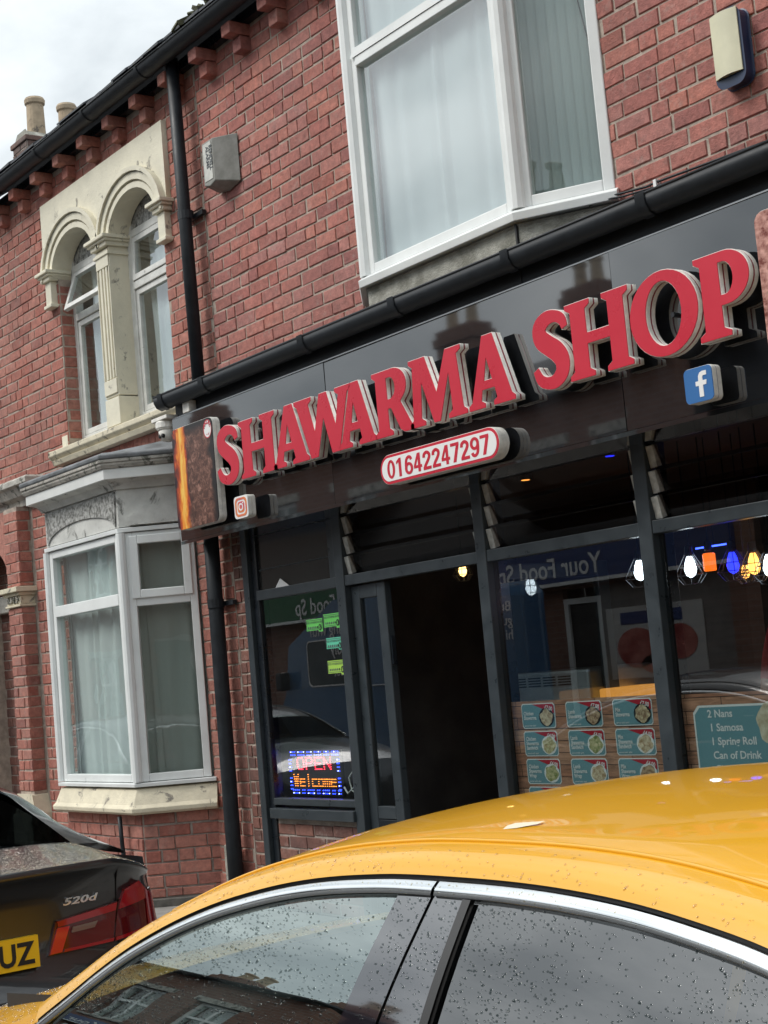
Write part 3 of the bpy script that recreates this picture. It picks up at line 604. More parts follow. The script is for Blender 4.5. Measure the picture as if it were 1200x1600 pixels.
d = MB(); d.box(-7.5, -5.2, 1.0, 1.02, 3.4, 5.9); d.obj('room_back', MATS['dim_room'], UA)
# ---- gutter over the signboard
lt = MB(); lt.prism([(.0, 3.558), (.0, 3.618), (-.36, 3.558), (-.36, 3.533)], -9.42, -3.25, 'x'); lt.obj('sign_flashing', BLKP, SHOP)
fb = MB(); fb.box(-9.40, -3.28, -.27, -.235, 3.36, 3.543); fb.obj('backing_board', BLKP, SHOP, bev=.004)
g2 = MB(); rows = []
for d_, z_ in ((-.275, 3.558), (-.285, 3.513), (-.31, 3.473), (-.345, 3.455), (-.385, 3.473), (-.405, 3.508), (-.408, 3.550), (-.398, 3.550), (-.394, 3.511), (-.378, 3.481), (-.345, 3.465), (-.315, 3.481), (-.293, 3.516), (-.283, 3.558)): rows.append([(-9.46, d_, z_), (-3.22, d_, z_)])
g2.grid(rows); g2.tube([(-9.46, -.404, 3.550), (-3.22, -.404, 3.550)], .008, 6); G2 = g2.obj('sign_gutter', BLKP, SHOP, smooth=True)
for x in (-9.36, -8.78, -7.55, -6.62, -5.65, -4.7, -3.75):
    rows = []
    for d_, z_ in ((-.272, 3.560), (-.282, 3.510), (-.31, 3.467), (-.345, 3.448), (-.388, 3.467), (-.411, 3.505), (-.415, 3.558)): rows.append([(x-.03, d_, z_), (x+.03, d_, z_)])
    u = MB(); u.grid(rows); u.obj('gutter_joint', BLKP, G2, smooth=True)
b = MB(); b.box(-9.19, -9.10, -.33, -.27, 3.39, 3.47); b.obj('junction_box', WHT, SHOP, bev=.005)
# ---- shop front
FRM = MB(); FRM.box(-9.07, -9.0, -.03, .07, 0, 2.55); FR0 = FRM.obj('shopfront_frame', ALU, SHOP, bev=.004)
def fbar(x0, x1, z0, z1, y0=-.02, y1=.06, m=ALU): q = MB(); q.box(x0, x1, y0, y1, z0, z1); return q.obj('frame_bar', m, FR0, bev=.004)
fbar(-8.997, -8.93, 0, 2.55, .0, .08, ALUB)
for x0, x1 in ((-7.955, -7.865), (-6.56, -6.475), (-5.305, -5.215), (-4.01, -3.92)):
    fbar(x0, x1, 0, 2.55, -.024, .05); fbar(x0+.008, x1-.008, 0, 2.55, .052, .135, ALUB)
fbar(-3.38, -3.30, 0, 2.55)
for x0, x1 in ((-8.93, -7.955), (-7.865, -6.56), (-6.475, -5.305), (-5.215, -4.01), (-3.92, -3.38)):
    fbar(x0, x1, 2.06, 2.125, -.018, .05); fbar(x0, x1, 2.50, 2.56, -.018, .05, ALUB)
fbar(-8.93, -7.955, .69, .735, -.01, .06); fbar(-8.935, -7.95, .605, .672, -.045, .06)
fbar(-6.475, -5.305, .30, .36, -.012, .05); fbar(-5.215, -4.01, .30, .36, -.012, .05)
sp_ = MB(); sp_.box(-8.93, -7.955, .02, .05, 2.125, 2.50); sp_.obj('dark_panel', mat('smoked_panel', (0.022, 0.021, 0.020), .18), FR0)
fbar(-8.93, -7.955, 2.26, 2.268, .012, .02); fbar(-8.05, -7.955, 2.125, 2.50, .0, .02)
pane(-8.93, -7.955, .735, 2.06, .02, FR0, G_SH, name='shop_window'); pane(-6.475, -5.305, .36, 2.06, .02, FR0, G_SH, name='shop_window'); pane(-5.215, -4.01, .36, 2.06, .021, FR0, G_SH, name='shop_window'); pane(-3.92, -3.38, .36, 2.06, .02, FR0, G_SH, name='shop_window')
# stall riser bricks
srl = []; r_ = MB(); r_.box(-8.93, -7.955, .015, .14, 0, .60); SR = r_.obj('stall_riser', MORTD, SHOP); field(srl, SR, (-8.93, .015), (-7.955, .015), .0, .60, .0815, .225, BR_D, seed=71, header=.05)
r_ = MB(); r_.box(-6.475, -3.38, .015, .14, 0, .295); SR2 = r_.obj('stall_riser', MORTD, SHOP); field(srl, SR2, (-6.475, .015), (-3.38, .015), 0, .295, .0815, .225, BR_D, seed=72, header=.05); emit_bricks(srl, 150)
# louvre windows
for x0, x1 in ((-7.865, -6.56), (-6.475, -5.305), (-5.215, -4.01)):
    for xs, w in ((x0, .045), (x1-.03, .03)):
        for k in range(3):
            c = MB(); z = 2.13 + k*.125; c.add([(xs, .015, z), (xs+w, .015, z), (xs+w, .050, z+.012), (xs, .050, z+.012), (xs, -.008, z+.108), (xs+w, -.008, z+.108), (xs+w, .03, z+.118), (xs, .03, z+.118)],
                [(0,3,2,1),(4,5,6,7),(0,1,5,4),(1,2,6,5),(2,3,7,6),(3,0,4,7)]); c.obj('louvre_clip', LOUV, FR0, bev=.002)
    for k in range(3):
        z = 2.13 + k*.125; T = Matrix.Translation((0, .03, z+.06)) @ Matrix.Rotation(R_(24), 4, 'X'); v = MB(T); v.box(x0+.045, x1-.03, -.003, .003, -.073, .073); v.obj('louvre_blade', G_LV, FR0)
        e = MB(T); e.box(x0+.045, x1-.03, -.0045, .0045, -.0765, -.0735); e.obj('blade_edge', mat('glass_edge', (.20, .21, .20), .2), FR0)
# door: fixed narrow leaf on the left, wide leaf folded back inside
DR = MB(); bar_frame(DR, -7.86, -7.505, .02, 2.055, .085, .02, .07); DRO = DR.obj('door_leaf', ALU, SHOP, bev=.005)
q = MB(); q.box(-7.775, -7.59, .022, .068, .105, .62); q.obj('kick_panel', ALUB, DRO, bev=.003); q = MB(); q.box(-7.775, -7.59, .022, .068, .625, .70); q.obj('mid_rail', ALU, DRO, bev=.003)
pane(-7.775, -7.59, .70, 1.97, .04, DRO, G_SH); h = MB(); h.box(-7.505, -7.49, .03, .06, 1.55, 1.72); h.obj('hinge', ALUB, DRO)
D2 = MB(facet((-6.575, .09), (-6.575, 1.0))[0]); bar_frame(D2, 0, .9, .02, 2.05, .09, 0, .05); D2O = D2.obj('door_leaf', ALU, SHOP, bev=.005); q = MB(facet((-6.575, .09), (-6.575, 1.0))[0]); q.box(.09, .81, .02, .026, .11, 1.96); q.obj('pane', G_SH, D2O)
# interior shell
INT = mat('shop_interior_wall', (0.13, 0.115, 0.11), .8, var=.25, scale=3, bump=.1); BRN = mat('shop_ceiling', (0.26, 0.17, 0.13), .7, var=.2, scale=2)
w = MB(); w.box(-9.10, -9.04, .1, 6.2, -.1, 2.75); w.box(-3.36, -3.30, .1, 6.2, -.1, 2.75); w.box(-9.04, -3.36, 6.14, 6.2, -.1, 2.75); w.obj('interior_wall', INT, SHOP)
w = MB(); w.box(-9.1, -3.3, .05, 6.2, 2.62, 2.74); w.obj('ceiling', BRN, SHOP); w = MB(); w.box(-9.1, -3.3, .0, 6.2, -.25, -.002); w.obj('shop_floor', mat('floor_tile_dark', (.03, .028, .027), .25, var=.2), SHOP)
w = MB(); w.box(-9.0, -6.58, 2.4, 2.46, 0, 2.62); w.obj('partition', mat('dark_panel_wall', (.12, .085, .07), .55, var=.3, scale=2, stretch=(.4, 1, 6)), SHOP)
w = MB(); w.box(-4.9, -3.4, 3.1, 3.2, 1.25, 2.6); w.obj('back_tiles', mat('grey_tiles', (.30, .28, .24), .4, var=.3, scale=5), SHOP)
# ================================================================== SIGNBOARD
SIGN = thing('shop_sign', (-6.3, -.30, 2.95), 'glossy black signboard with raised red letters over the shop front', 'sign')
for k, (x0, x1, tx, tz) in enumerate(((-9.37, -7.472, .004, .004), (-7.468, -5.022, -.002, -.004), (-5.018, -3.32, .003, .006))):
    T = Matrix.Translation(((x0+x1)/2, -.30, 2.95)) @ Matrix.Rotation(tx, 4, 'X') @ Matrix.Rotation(tz, 4, 'Z'); w_ = (x1-x0)/2
    q = MB(T); q.box(-w_, w_, -.012, .012, -.425, .428); q.obj('sign_panel', GLOSS, SIGN)
q = MB(); q.box(-9.37, -3.32, -.320, -.28, 3.379, 3.386); q.obj('top_trim', mat('dull_trim', (.32, .34, .36), .4, metal=.5), SIGN)
q = MB(); q.box(-9.37, -3.32, -.318, -.02, 2.500, 2.522); q.obj('soffit', GLOSS, SIGN); q = MB(); q.box(-9.368, -9.345, -.285, -.0, 2.524, 3.377); q.obj('end_panel', GLOSS, SIGN)
Hh = [(0,0),(.46,0),(.46,.06),(.37,.11),(.37,.43),(.78,.43),(.78,.11),(.69,.06),(.69,0),(1.15,0),(1.15,.06),(1.06,.11),(1.06,.89),(1.15,.94),(1.15,1),(.69,1),(.69,.94),(.78,.89),(.78,.57),(.37,.57),(.37,.89),(.46,.94),(.46,1),(0,1),(0,.94),(.09,.89),(.09,.11),(0,.06)]
Aa = [(0,0),(.40,0),(.40,.06),(.31,.10),(.355,.25),(.655,.25),(.70,.10),(.61,.06),(.61,0),(1.12,0),(1.12,.06),(1.04,.11),(.69,1),(.45,1),(.09,.11),(0,.06)]; Aah = [(.41,.37),(.61,.37),(.51,.69)]
Ww = [(0,1),(0,.94),(.08,.89),(.40,0),(.60,0),(.82,.60),(1.0,0),(1.20,0),(1.51,.89),(1.60,.94),(1.60,1),(1.18,1),(1.18,.94),(1.27,.89),(1.14,.42),(.94,1),(.74,1),(.55,.40),(.41,.89),(.50,.94),(.50,1)]
Mm = [(0,0),(.36,0),(.36,.06),(.27,.11),(.33,.64),(.56,0),(.70,0),(.97,.66),(1.0,.11),(.90,.06),(.90,0),(1.32,0),(1.32,.06),(1.24,.11),(1.17,.89),(1.27,.94),(1.27,1),(.93,1),(.66,.42),(.44,1),(.06,1),(.06,.94),(.14,.89),(.08,.11),(0,.06)]
Rr = [(0,0),(.46,0),(.46,.06),(.37,.11),(.37,.41),(.45,.41),(.66,.05),(.76,0),(1.0,0),(1.0,.06),(.94,.10),(.70,.47)] + arc(.54,.73,.34,.27,-55,90,14) + [(0,1),(0,.94),(.09,.89),(.09,.11),(0,.06)]
Rh = [(.37,.55),(.46,.55)] + arc(.46,.72,.13,.16,-80,90,10) + [(.37,.88)]
Pp = [(0,0),(.48,0),(.48,.06),(.37,.11),(.37,.37)] + arc(.46,.685,.36,.315,-90,90,16) + [(0,1),(0,.94),(.09,.89),(.09,.11),(0,.06)]
Ph = [(.37,.49)] + arc(.44,.685,.14,.195,-90,90,12) + [(.37,.88)]
Oo = arc(.55,.5,.55,.525,0,349,32); Oh = arc(.55,.5,.29,.40,0,349,28)
def s_glyph():
    cp = [(.70,.74,.055),(.655,.855,.075),(.53,.925,.078),(.36,.925,.10),(.215,.83,.125),(.225,.68,.135),(.36,.565,.135),(.51,.455,.14),(.60,.32,.135),(.575,.17,.12),(.44,.075,.095),(.28,.075,.08),(.15,.14,.075),(.075,.285,.055)]
    pts = []
    for i in range(len(cp)-1):
        p0, p1, p2, p3 = cp[max(i-1, 0)], cp[i], cp[i+1], cp[min(i+2, len(cp)-1)]
        for k in range(4):
            t = k/4; pts.append(tuple(.5*((2*p1[j]) + (-p0[j]+p2[j])*t + (2*p0[j]-5*p1[j]+4*p2[j]-p3[j])*t*t + (-p0[j]+3*p1[j]-3*p2[j]+p3[j])*t**3) for j in range(3)))
    pts.append(cp[-1]); L, Rg = [], []
    for i, p in enumerate(pts):
        a, b = pts[max(i-1, 0)], pts[min(i+1, len(pts)-1)]; tx, ty = b[0]-a[0], b[1]-a[1]; n = math.hypot(tx, ty) or 1
        L.append((p[0]-ty/n*p[2], p[1]+tx/n*p[2])); Rg.append((p[0]+ty/n*p[2], p[1]-tx/n*p[2]))
    return L + Rg[::-1]
GLY = {'S': ([s_glyph()], .80), 'H': ([Hh], 1.15), 'A': ([Aa, Aah], 1.12), 'W': ([Ww], 1.60), 'R': ([Rr, Rh], 1.0), 'M': ([Mm], 1.32), 'O': ([Oo, Oh], 1.10), 'P': ([Pp, Ph], .82)}
for ch, x0, x1 in (('S', -8.635, -8.325), ('H', -8.325, -7.895), ('A', -7.935, -7.535), ('W', -7.665, -7.065), ('A', -7.215, -6.845), ('R', -6.85, -6.495), ('M', -6.525, -6.035), ('A', -6.02, -5.655), ('S', -5.515, -5.225), ('H', -5.25, -4.83), ('O', -4.83, -4.42), ('P', -4.425, -4.125)):
    loops, w_ = GLY[ch]; f_ = (x1-x0)/w_; lp = [[(x0 + p[0]*f_, 2.800 + p[1]*.366) for p in l] for l in loops]
    L_ = shape('letter', lp, -.420, .004, RED, SIGN)
    shape('letter_edge', lp, -.4155, .022, WHT, L_, off=.0035); shape('letter_stripe', lp, -.3935, .011, REDD, L_, off=.0015); shape('letter_edge', lp, -.3825, .022, WHT, L_, off=.0035)
    c = MB(); zc = 2.82; c.tube([((x0+x1)/2, -.361, 2.98), ((x0+x1)/2, -.314, 2.98)], .012, 8); c.obj('standoff', BLKP, L_)
# telephone plate
pl = rrect(-6.835, -5.815, 2.535, 2.695, .079, 8); PL = shape('phone_plate', [pl], -.421, .003, RED, SIGN); shape('plate_white', [rrect(-6.820, -5.830, 2.550, 2.680, .064, 8)], -.4225, .0015, WHITE, PL)
for y_, m_ in ((-.418, WHT), (-.395, WHT), (-.372, WHT)): shape('plate_layer', [rrect(-6.838, -5.812, 2.532, 2.698, .082, 8)], y_, .021, m_, PL)
def stroke_loop(cp, hw_):
    pts = []
    for i in range(len(cp)-1):
        p0, p1, p2, p3 = cp[max(i-1, 0)], cp[i], cp[i+1], cp[min(i+2, len(cp)-1)]
        for k in range(4):
            t = k/4; pts.append(tuple(.5*((2*p1[j]) + (-p0[j]+p2[j])*t + (2*p0[j]-5*p1[j]+4*p2[j]-p3[j])*t*t + (-p0[j]+3*p1[j]-3*p2[j]+p3[j])*t**3) for j in range(2)))
    pts.append(cp[-1]); L, Rg = [], []
    for i, p in enumerate(pts):
        a_, b_ = pts[max(i-1, 0)], pts[min(i+1, len(pts)-1)]; tx, ty = b_[0]-a_[0], b_[1]-a_[1]; n = math.hypot(tx, ty) or 1
        L.append((p[0]-ty/n*hw_, p[1]+tx/n*hw_)); Rg.append((p[0]+ty/n*hw_, p[1]-tx/n*hw_))
    return L + Rg[::-1]
six = [[stroke_loop([(.47, .76), (.42, .88), (.29, .922), (.15, .82), (.09, .58), (.09, .33)], .082)], [arc(.285, .315, .285, .325, 0, 345, 24), arc(.285, .315, .125, .175, 0, 345, 20)]]
DIG = {'0': [[arc(.28, .5, .28, .51, 0, 345, 28), arc(.28, .5, .115, .36, 0, 345, 24)]], '1': [[[(.20, 0), (.38, 0), (.38, 1), (.24, 1), (.04, .84), (.04, .69), (.20, .79)]]],
  '2': [[stroke_loop([(.085, .66), (.11, .82), (.27, .915), (.43, .83), (.46, .68), (.37, .50), (.20, .28), (.11, .13)], .085)], [[(.02, 0), (.56, 0), (.56, .16), (.02, .16)]]],
  '4': [[[(.29, 0), (.46, 0), (.46, .21), (.56, .21), (.56, .36), (.46, .36), (.46, 1), (.27, 1), (0, .37), (0, .21), (.29, .21)], [(.14, .36), (.29, .36), (.29, .70)]]],
  '6': six, '7': [[[(0, 1), (.55, 1), (.55, .86), (.31, 0), (.12, 0), (.36, .84), (0, .84)]]], '9': [[[(.57-p[0], 1-p[1]) for p in l] for l in g_] for g_ in six]}
for k, ch in enumerate('01642247297'):
    D_ = None
    for j, loops in enumerate(DIG[ch]):
        lp = [[(-6.770 + k*.0812 + p[0]*.128, 2.563 + p[1]*.102) for p in l] for l in loops]; D_ = shape('phone_digit', lp, -.4236-.0005*j, .0010, RED, PL)
# blue square badge with a white f
FB = shape('blue_badge', [rrect(-4.545, -4.385, 2.552, 2.703, .022)], -.421, .004, mat('badge_blue', (.030, .135, .36), .35), SIGN)
for y_ in (-.4165, -.389): shape('badge_layer', [rrect(-4.547, -4.383, 2.550, 2.705, .023)], y_, .024, WHT, FB)
shape('badge_stripe', [rrect(-4.546, -4.384, 2.551, 2.704, .022)], -.392, .0028, mat('badge_blue_dark', (.03, .05, .16), .4), FB)
fx, fz = -4.463, 2.572
shape('letter_f', [[(fx, fz), (fx+.024, fz), (fx+.024, fz+.050), (fx+.043, fz+.050), (fx+.046, fz+.070), (fx+.024, fz+.070), (fx+.024, fz+.084), (fx+.028, fz+.091), (fx+.048, fz+.091), (fx+.048, fz+.110), (fx+.026, fz+.111), (fx+.010, fz+.106), (fx+.001, fz+.092), (fx, fz+.070), (fx-.017, fz+.070), (fx-.017, fz+.050), (fx, fz+.050)]], -.4225, .0015, WHITE, FB)
# rounded camera badge
CB = shape('camera_badge', [rrect(-8.448, -8.278, 2.558, 2.700, .026)], -.421, .004, WHITE, SIGN)
for y_ in (-.4165, -.389): shape('badge_layer', [rrect(-8.449, -8.277, 2.557, 2.701, .026)], y_, .024, WHT, CB)
IGM = mat('badge_gradient', (.52, .05, .13), .4, col2=(.75, .25, .05), scale=9, var=.01)
shape('badge_ring', [rrect(-8.435, -8.291, 2.569, 2.689, .034), rrect(-8.418, -8.308, 2.583, 2.675, .026)], -.4225, .0015, IGM, CB)
shape('badge_field', [rrect(-8.405, -8.321, 2.594, 2.664, .022)], -.4225, .0015, IGM, CB)
shape('badge_lens', [arc(-8.363, 2.629, .028, .024, 0, 345, 20), arc(-8.363, 2.629, .018, .015, 0, 345, 16)], -.4238, .0012, WHITE, CB); shape('badge_dot', [arc(-8.336, 2.653, .006, .005, 0, 330, 10)], -.4238, .0012, WHITE, CB)
# printed picture panels at both ends
def meat_mat(name, x0, w, z0, h, fire=True):
    m = bpy.data.materials.new(name); m.use_nodes = True; nt = m.node_tree; b = nt.nodes['Principled BSDF']; b.inputs['Roughness'].default_value = .28
    geo = nd(nt, 'NewGeometry'); s = nd(nt, 'SeparateXYZ'); nt.links.new(geo.outputs['Position'], s.inputs[0])
    X = nd(nt, 'MapRange', i_1=x0, i_2=x0+w); nt.links.new(s.outputs[0], X.inputs[0]); Z = nd(nt, 'MapRange', i_1=z0, i_2=z0+h); nt.links.new(s.outputs[2], Z.inputs[0])
    mp = nd(nt, 'Mapping'); mp.inputs['Scale'].default_value = (1, 1, 1.0); nt.links.new(geo.outputs['Position'], mp.inputs[0])
    n = nd(nt, 'TexNoise', i_Scale=21.0, i_Detail=10.0, i_Roughness=.75, i_Distortion=.8); nt.links.new(mp.outputs[0], n.inputs['Vector'])
    r = nd(nt, 'ValToRGB'); nt.links.new(n.outputs[0], r.inputs[0]); e = r.color_ramp.elements
    e[0].position = .34; e[0].color = (.018, .007, .005, 1); e[1].position = .70; e[1].color = (.46, .25, .19, 1); k = e.new(.52); k.color = (.12, .052, .036, 1)
    # soft round edges of the column: a warped distance from its axis
    nw = nd(nt, 'TexNoise', i_Scale=7.0, i_Detail=4.0); nt.links.new(geo.outputs['Position'], nw.inputs['Vector'])
    wv = nd(nt, 'MapRange', i_1=.3, i_2=.7, i_3=-.06, i_4=.06); nt.links.new(nw.outputs[0], wv.inputs[0])
    xs = nd(nt, 'Math', operation='ADD'); nt.links.new(X.outputs[0], xs.inputs[0]); nt.links.new(wv.outputs[0], xs.inputs[1])
    ce = nd(nt, 'Math', operation='SUBTRACT', i_1=.60); nt.links.new(xs.outputs[0], ce.inputs[0]); ab = nd(nt, 'Math', operation='ABSOLUTE'); nt.links.new(ce.outputs[0], ab.inputs[0])
    edge = nd(nt, 'MapRange', i_1=.26, i_2=.345); nt.links.new(ab.outputs[0], edge.inputs[0])
    tp = nd(nt, 'MapRange', i_1=.86, i_2=.97); tz = nd(nt, 'MixRGB', blend_type='ADD', i_0=1.0); nt.links.new(Z.outputs[0], tp.inputs[0]); nt.links.new(edge.outputs[0], tz.inputs[1]); nt.links.new(tp.outputs[0], tz.inputs[2])
    mk_ = nd(nt, 'MixRGB'); nt.links.new(tz.outputs[0], mk_.inputs[0]); nt.links.new(r.outputs[0], mk_.inputs[1]); mk_.inputs[2].default_value = (.012, .009, .009, 1)
    out = mk_.outputs[0]
    if fire:
        mf = nd(nt, 'Mapping'); mf.inputs['Scale'].default_value = (9, 9, 2.2); nt.links.new(geo.outputs['Position'], mf.inputs[0])
        nf = nd(nt, 'TexNoise', i_Scale=1.6, i_Detail=6.0, i_Roughness=.62, i_Distortion=1.6); nt.links.new(mf.outputs[0], nf.inputs['Vector'])
        fc = nd(nt, 'Math', operation='SUBTRACT', i_1=.20); nt.links.new(X.outputs[0], fc.inputs[0]); fa = nd(nt, 'Math', operation='ABSOLUTE'); nt.links.new(fc.outputs[0], fa.inputs[0])
        fm = nd(nt, 'MapRange', i_1=.0, i_2=.26, i_3=.34, i_4=-.34); nt.links.new(fa.outputs[0], fm.inputs[0])
        fs = nd(nt, 'Math', operation='ADD'); nt.links.new(nf.outputs[0], fs.inputs[0]); nt.links.new(fm.outputs[0], fs.inputs[1])
        fr = nd(nt, 'ValToRGB'); nt.links.new(fs.outputs[0], fr.inputs[0]); e = fr.color_ramp.elements
        e[0].position = .40; e[0].color = (.02, .008, .012, 1); e[1].position = .85; e[1].color = (.85, .52, .10, 1)
        k = e.new(.55); k.color = (.42, .05, .01, 1); k = e.new(.68); k.color = (.75, .24, .02, 1)
        fx_ = nd(nt, 'MapRange', i_1=.30, i_2=.38); nt.links.new(xs.outputs[0], fx_.inputs[0])
        mm = nd(nt, 'MixRGB'); nt.links.new(fx_.outputs[0], mm.inputs[0]); nt.links.new(fr.outputs[0], mm.inputs[1]); nt.links.new(out, mm.inputs[2]); out = mm.outputs[0]
    nt.links.new(out, b.inputs['Base Color']); return m
for (x0, x1, fire) in ((-9.20, -8.645, True), (-4.065, -3.50, False)):
    K = shape('picture_panel', [rrect(x0, x1, 2.580, 3.268, .045)], -.424, .004, (meat_mat('kebab_print', x0, x1-x0, 2.58, .69, True) if fire else mat('sliced_meat_print', (.20, .045, .03), .3, col2=(.62, .34, .28), scale=26, var=.2)), SIGN)
    for y_ in (-.4195, -.391): shape('panel_layer', [rrect(x0-.003, x1+.003, 2.577, 3.271, .047)], y_, .026, WHT, K)
    shape('panel_core', [rrect(x0, x1, 2.58, 3.268, .045)], -.3925, .002, LEAD, K)
    if fire:
        cxh, czh = -8.705, 3.195
        H_ = shape('round_stamp', [arc(cxh, czh, .052, .062, 0, 350, 28)], -.4256, .0012, WHITE, K); shape('stamp_ring', [arc(cxh, czh, .052, .062, 0, 350, 28), arc(cxh, czh, .047, .056, 0, 350, 28)], -.4266, .001, RED, H_)
        for k, chh in enumerate('HALAL'):
            a_ = 150-30*k; text('stamp_letter', chh, .034, cxh+.033*math.cos(R_(a_)), czh+.040*math.sin(R_(a_))-.006, -.4274, RED, H_, align='CENTER', rot=R_(a_-90), bold=.0012, depth=.0003)
        shape('stamp_mark', [[(cxh-.02, czh-.030), (cxh-.006, czh-.042), (cxh-.002, czh-.030), (cxh-.008, czh-.036)], [(cxh+.006, czh-.040), (cxh+.016, czh-.040), (cxh+.022, czh-.024), (cxh+.012, czh-.034)]], -.4274, .0006, RED, H_)
    else:
        shape('salad_print', [[(x0+.03, 2.62), (x0+.32, 2.60), (x0+.38, 2.75), (x0+.22, 2.90), (x0+.03, 2.93)]], -.4256, .001, mat('salad_green', (.06, .16, .03), .4, col2=(.35, .40, .20), scale=30, var=.01), K)
# ================================================================== FIXTURES ON THE WALLS
AL = thing('alarm_box', (-8.9, -.05, 5.1), 'weathered grey burglar alarm box with faded lettering beside the upper downpipe', 'alarm box')
GRYP = mat('weathered_plastic', (.30, .30, .275), .7, col2=(.20, .20, .18), scale=14, var=.1, bump=.2)
q = MB(); q.add([(-9.00, -.012, 5.27), (-8.70, -.012, 5.27), (-8.70, -.012, 4.93), (-8.85, -.012, 4.90), (-9.00, -.012, 4.93), (-8.995, -.13, 5.265), (-8.845, -.13, 5.265), (-8.845, -.13, 4.965), (-8.92, -.13, 4.945), (-8.995, -.13, 4.965)],
    [(5,6,7,8,9), (0,1,6,5), (1,2,7,6), (2,3,8,7), (3,4,9,8), (4,0,5,9), (0,4,3,2,1)]); A_ = q.obj('box_body', GRYP, AL, bev=.006)
q = MB(); q.box(-8.975, -8.865, -.1335, -.129, 4.985, 5.25); q.obj('face_plate', mat('faded_white', (.52, .52, .48), .6, var=.12, scale=20), A_)
INK = mat('faded_ink', (.07, .08, .09), .7, var=.3, scale=60)
for i, sx_ in enumerate(('RENDELL', 'ALARMS')): text('lettering', sx_, .050, -8.893-.042*i, 5.225, -.1345, INK, A_, rot=-math.pi/2, bold=.0012, sx=.86)
AR = thing('alarm_box', (-4.48, -.05, 4.2), 'cream and blue burglar alarm box on the brick wall above the sign', 'alarm box')
q = MB(); q.prism(rrect(-4.46, -4.30, 4.00, 4.345, .045), -.012, -.075); q.obj('back_box', mat('navy_plastic', (.012, .028, .075), .4, var=.1), AR, bev=.008)
q = MB(); q.grid([[(-4.462+.156*k/6, -.082-.018*math.sin(math.pi*k/6), z) for k in range(7)] for z in (4.045, 4.16, 4.34)]); q.obj('front_cover', mat('cream_plastic', (.60, .58, .42), .45, var=.06), AR, smooth=True)
q = MB(); q.box(-4.462, -4.306, -.082, -.076, 4.045, 4.34); q.add([(-4.462+.156*k/6, -.082-.018*math.sin(math.pi*k/6), z) for z in (4.0455, 4.3395) for k in range(7)], [tuple(range(7)), tuple(range(13, 6, -1))]); q.obj('cover_edge', MATS['cream_plastic'], AR)
CC = thing('security_camera', (-9.5, -.29, 3.3), 'white turret security camera at the left end of the signboard', 'camera')
q = MB(); q.box(-9.60, -9.372, -.36, -.20, 3.395, 3.42); q.lathe([(.075, 0), (.085, .012), (.085, .05), (.07, .062)], (-9.50, -.285, 3.333), 18); q.obj('mount', WHT, CC, smooth=False, bev=.003)
q = MB(); q.lathe([(.012, -.055), (.045, -.045), (.062, -.015), (.066, .02), (.05, .048)], (-9.495, -.29, 3.30), 18); q.obj('ball', WHT, CC, smooth=True)
for dxx in (-.018, .02): q = MB(); q.lathe([(.004, -.01), (.015, -.006), (.016, .01)], (-9.488+dxx, -.347, 3.285), 12, 'y'); q.obj('lens', BLK, CC)
CB_ = MB(); CB_.tube([(-5.36, -.10, 3.735), (-5.31, -.07, 3.762), (-5.18, -.04, 3.742), (-5.0, -.03, 3.725), (-4.94, -.028, 3.728), (-4.6, -.028, 3.715), (-4.2, -.03, 3.70), (-3.6, -.03, 3.69), (-3.25, -.03, 3.69)], .006, 6)
CBO = tag(CB_.obj('wall_cable', BLKP, smooth=True), 'upper of two thin black cables clipped along the brick above the sign', 'cable')
C2 = MB(); C2.tube([(-5.33, -.10, 3.722), (-5.27, -.07, 3.735), (-5.15, -.04, 3.722), (-4.95, -.03, 3.707), (-4.6, -.03, 3.697), (-4.2, -.03, 3.683), (-3.25, -.03, 3.672)], .005, 6); tag(C2.obj('wall_cable', BLKP, smooth=True), 'lower of two thin black cables clipped along the brick above the sign', 'cable')
q = MB(); q.box(-4.948, -4.93, -.04, -.008, 3.70, 3.74); q.obj('cable_clip', WHITE, CBO)
# ================================================================== WINDOW DISPLAYS
def wood_print(name, x0, w):
    m = bpy.data.materials.new(name); m.use_nodes = True; nt = m.node_tree; b = nt.nodes['Principled BSDF']; b.inputs['Roughness'].default_value = .55
    geo = nd(nt, 'NewGeometry'); s = nd(nt, 'SeparateXYZ'); nt.links.new(geo.outputs['Position'], s.inputs[0]); c = nd(nt, 'CombineXYZ'); nt.links.new(s.outputs[0], c.inputs[0]); nt.links.new(s.outputs[2], c.inputs[1])
    t = nd(nt, 'TexBrick', i_Scale=1.0, offset=.37, squash=1.0); nt.links.new(c.outputs[0], t.inputs['Vector']); t.inputs['Color1'].default_value = (.36, .16, .095, 1); t.inputs['Color2'].default_value = (.58, .33, .21, 1); t.inputs['Mortar'].default_value = (.05, .018, .01, 1)
    t.inputs['Brick Width'].default_value = .62; t.inputs['Row Height'].default_value = .063; t.inputs['Mortar Size'].default_value = .0022; t.inputs['Bias'].default_value = -.1
    mp = nd(nt, 'Mapping'); mp.inputs['Scale'].default_value = (2.2, 1, 16); nt.links.new(geo.outputs['Position'], mp.inputs[0]); n = nd(nt, 'TexNoise', i_Scale=3.2, i_Detail=7.0, i_Distortion=1.2); nt.links.new(mp.outputs[0], n.inputs['Vector'])
    r = nd(nt, 'MapRange', i_1=.3, i_2=.7, i_3=.55, i_4=1.3); nt.links.new(n.outputs[0], r.inputs[0]); v = nd(nt, 'VectorMath', operation='SCALE'); nt.links.new(t.outputs[0], v.inputs[0]); nt.links.new(r.outputs[0], v.inputs['Scale']); nt.links.new(v.outputs[0], b.inputs['Base Color']); return m
TEAL = mat('menu_teal', (.15, .30, .335), .5); MRED = mat('menu_red', (.45, .012, .03), .5); MWH = mat('menu_white', (.78, .78, .76), .5)
def food(name, c1, c2, scale=60): return mat(name, c1, .5, col2=c2, scale=scale, var=.2, bump=.3)
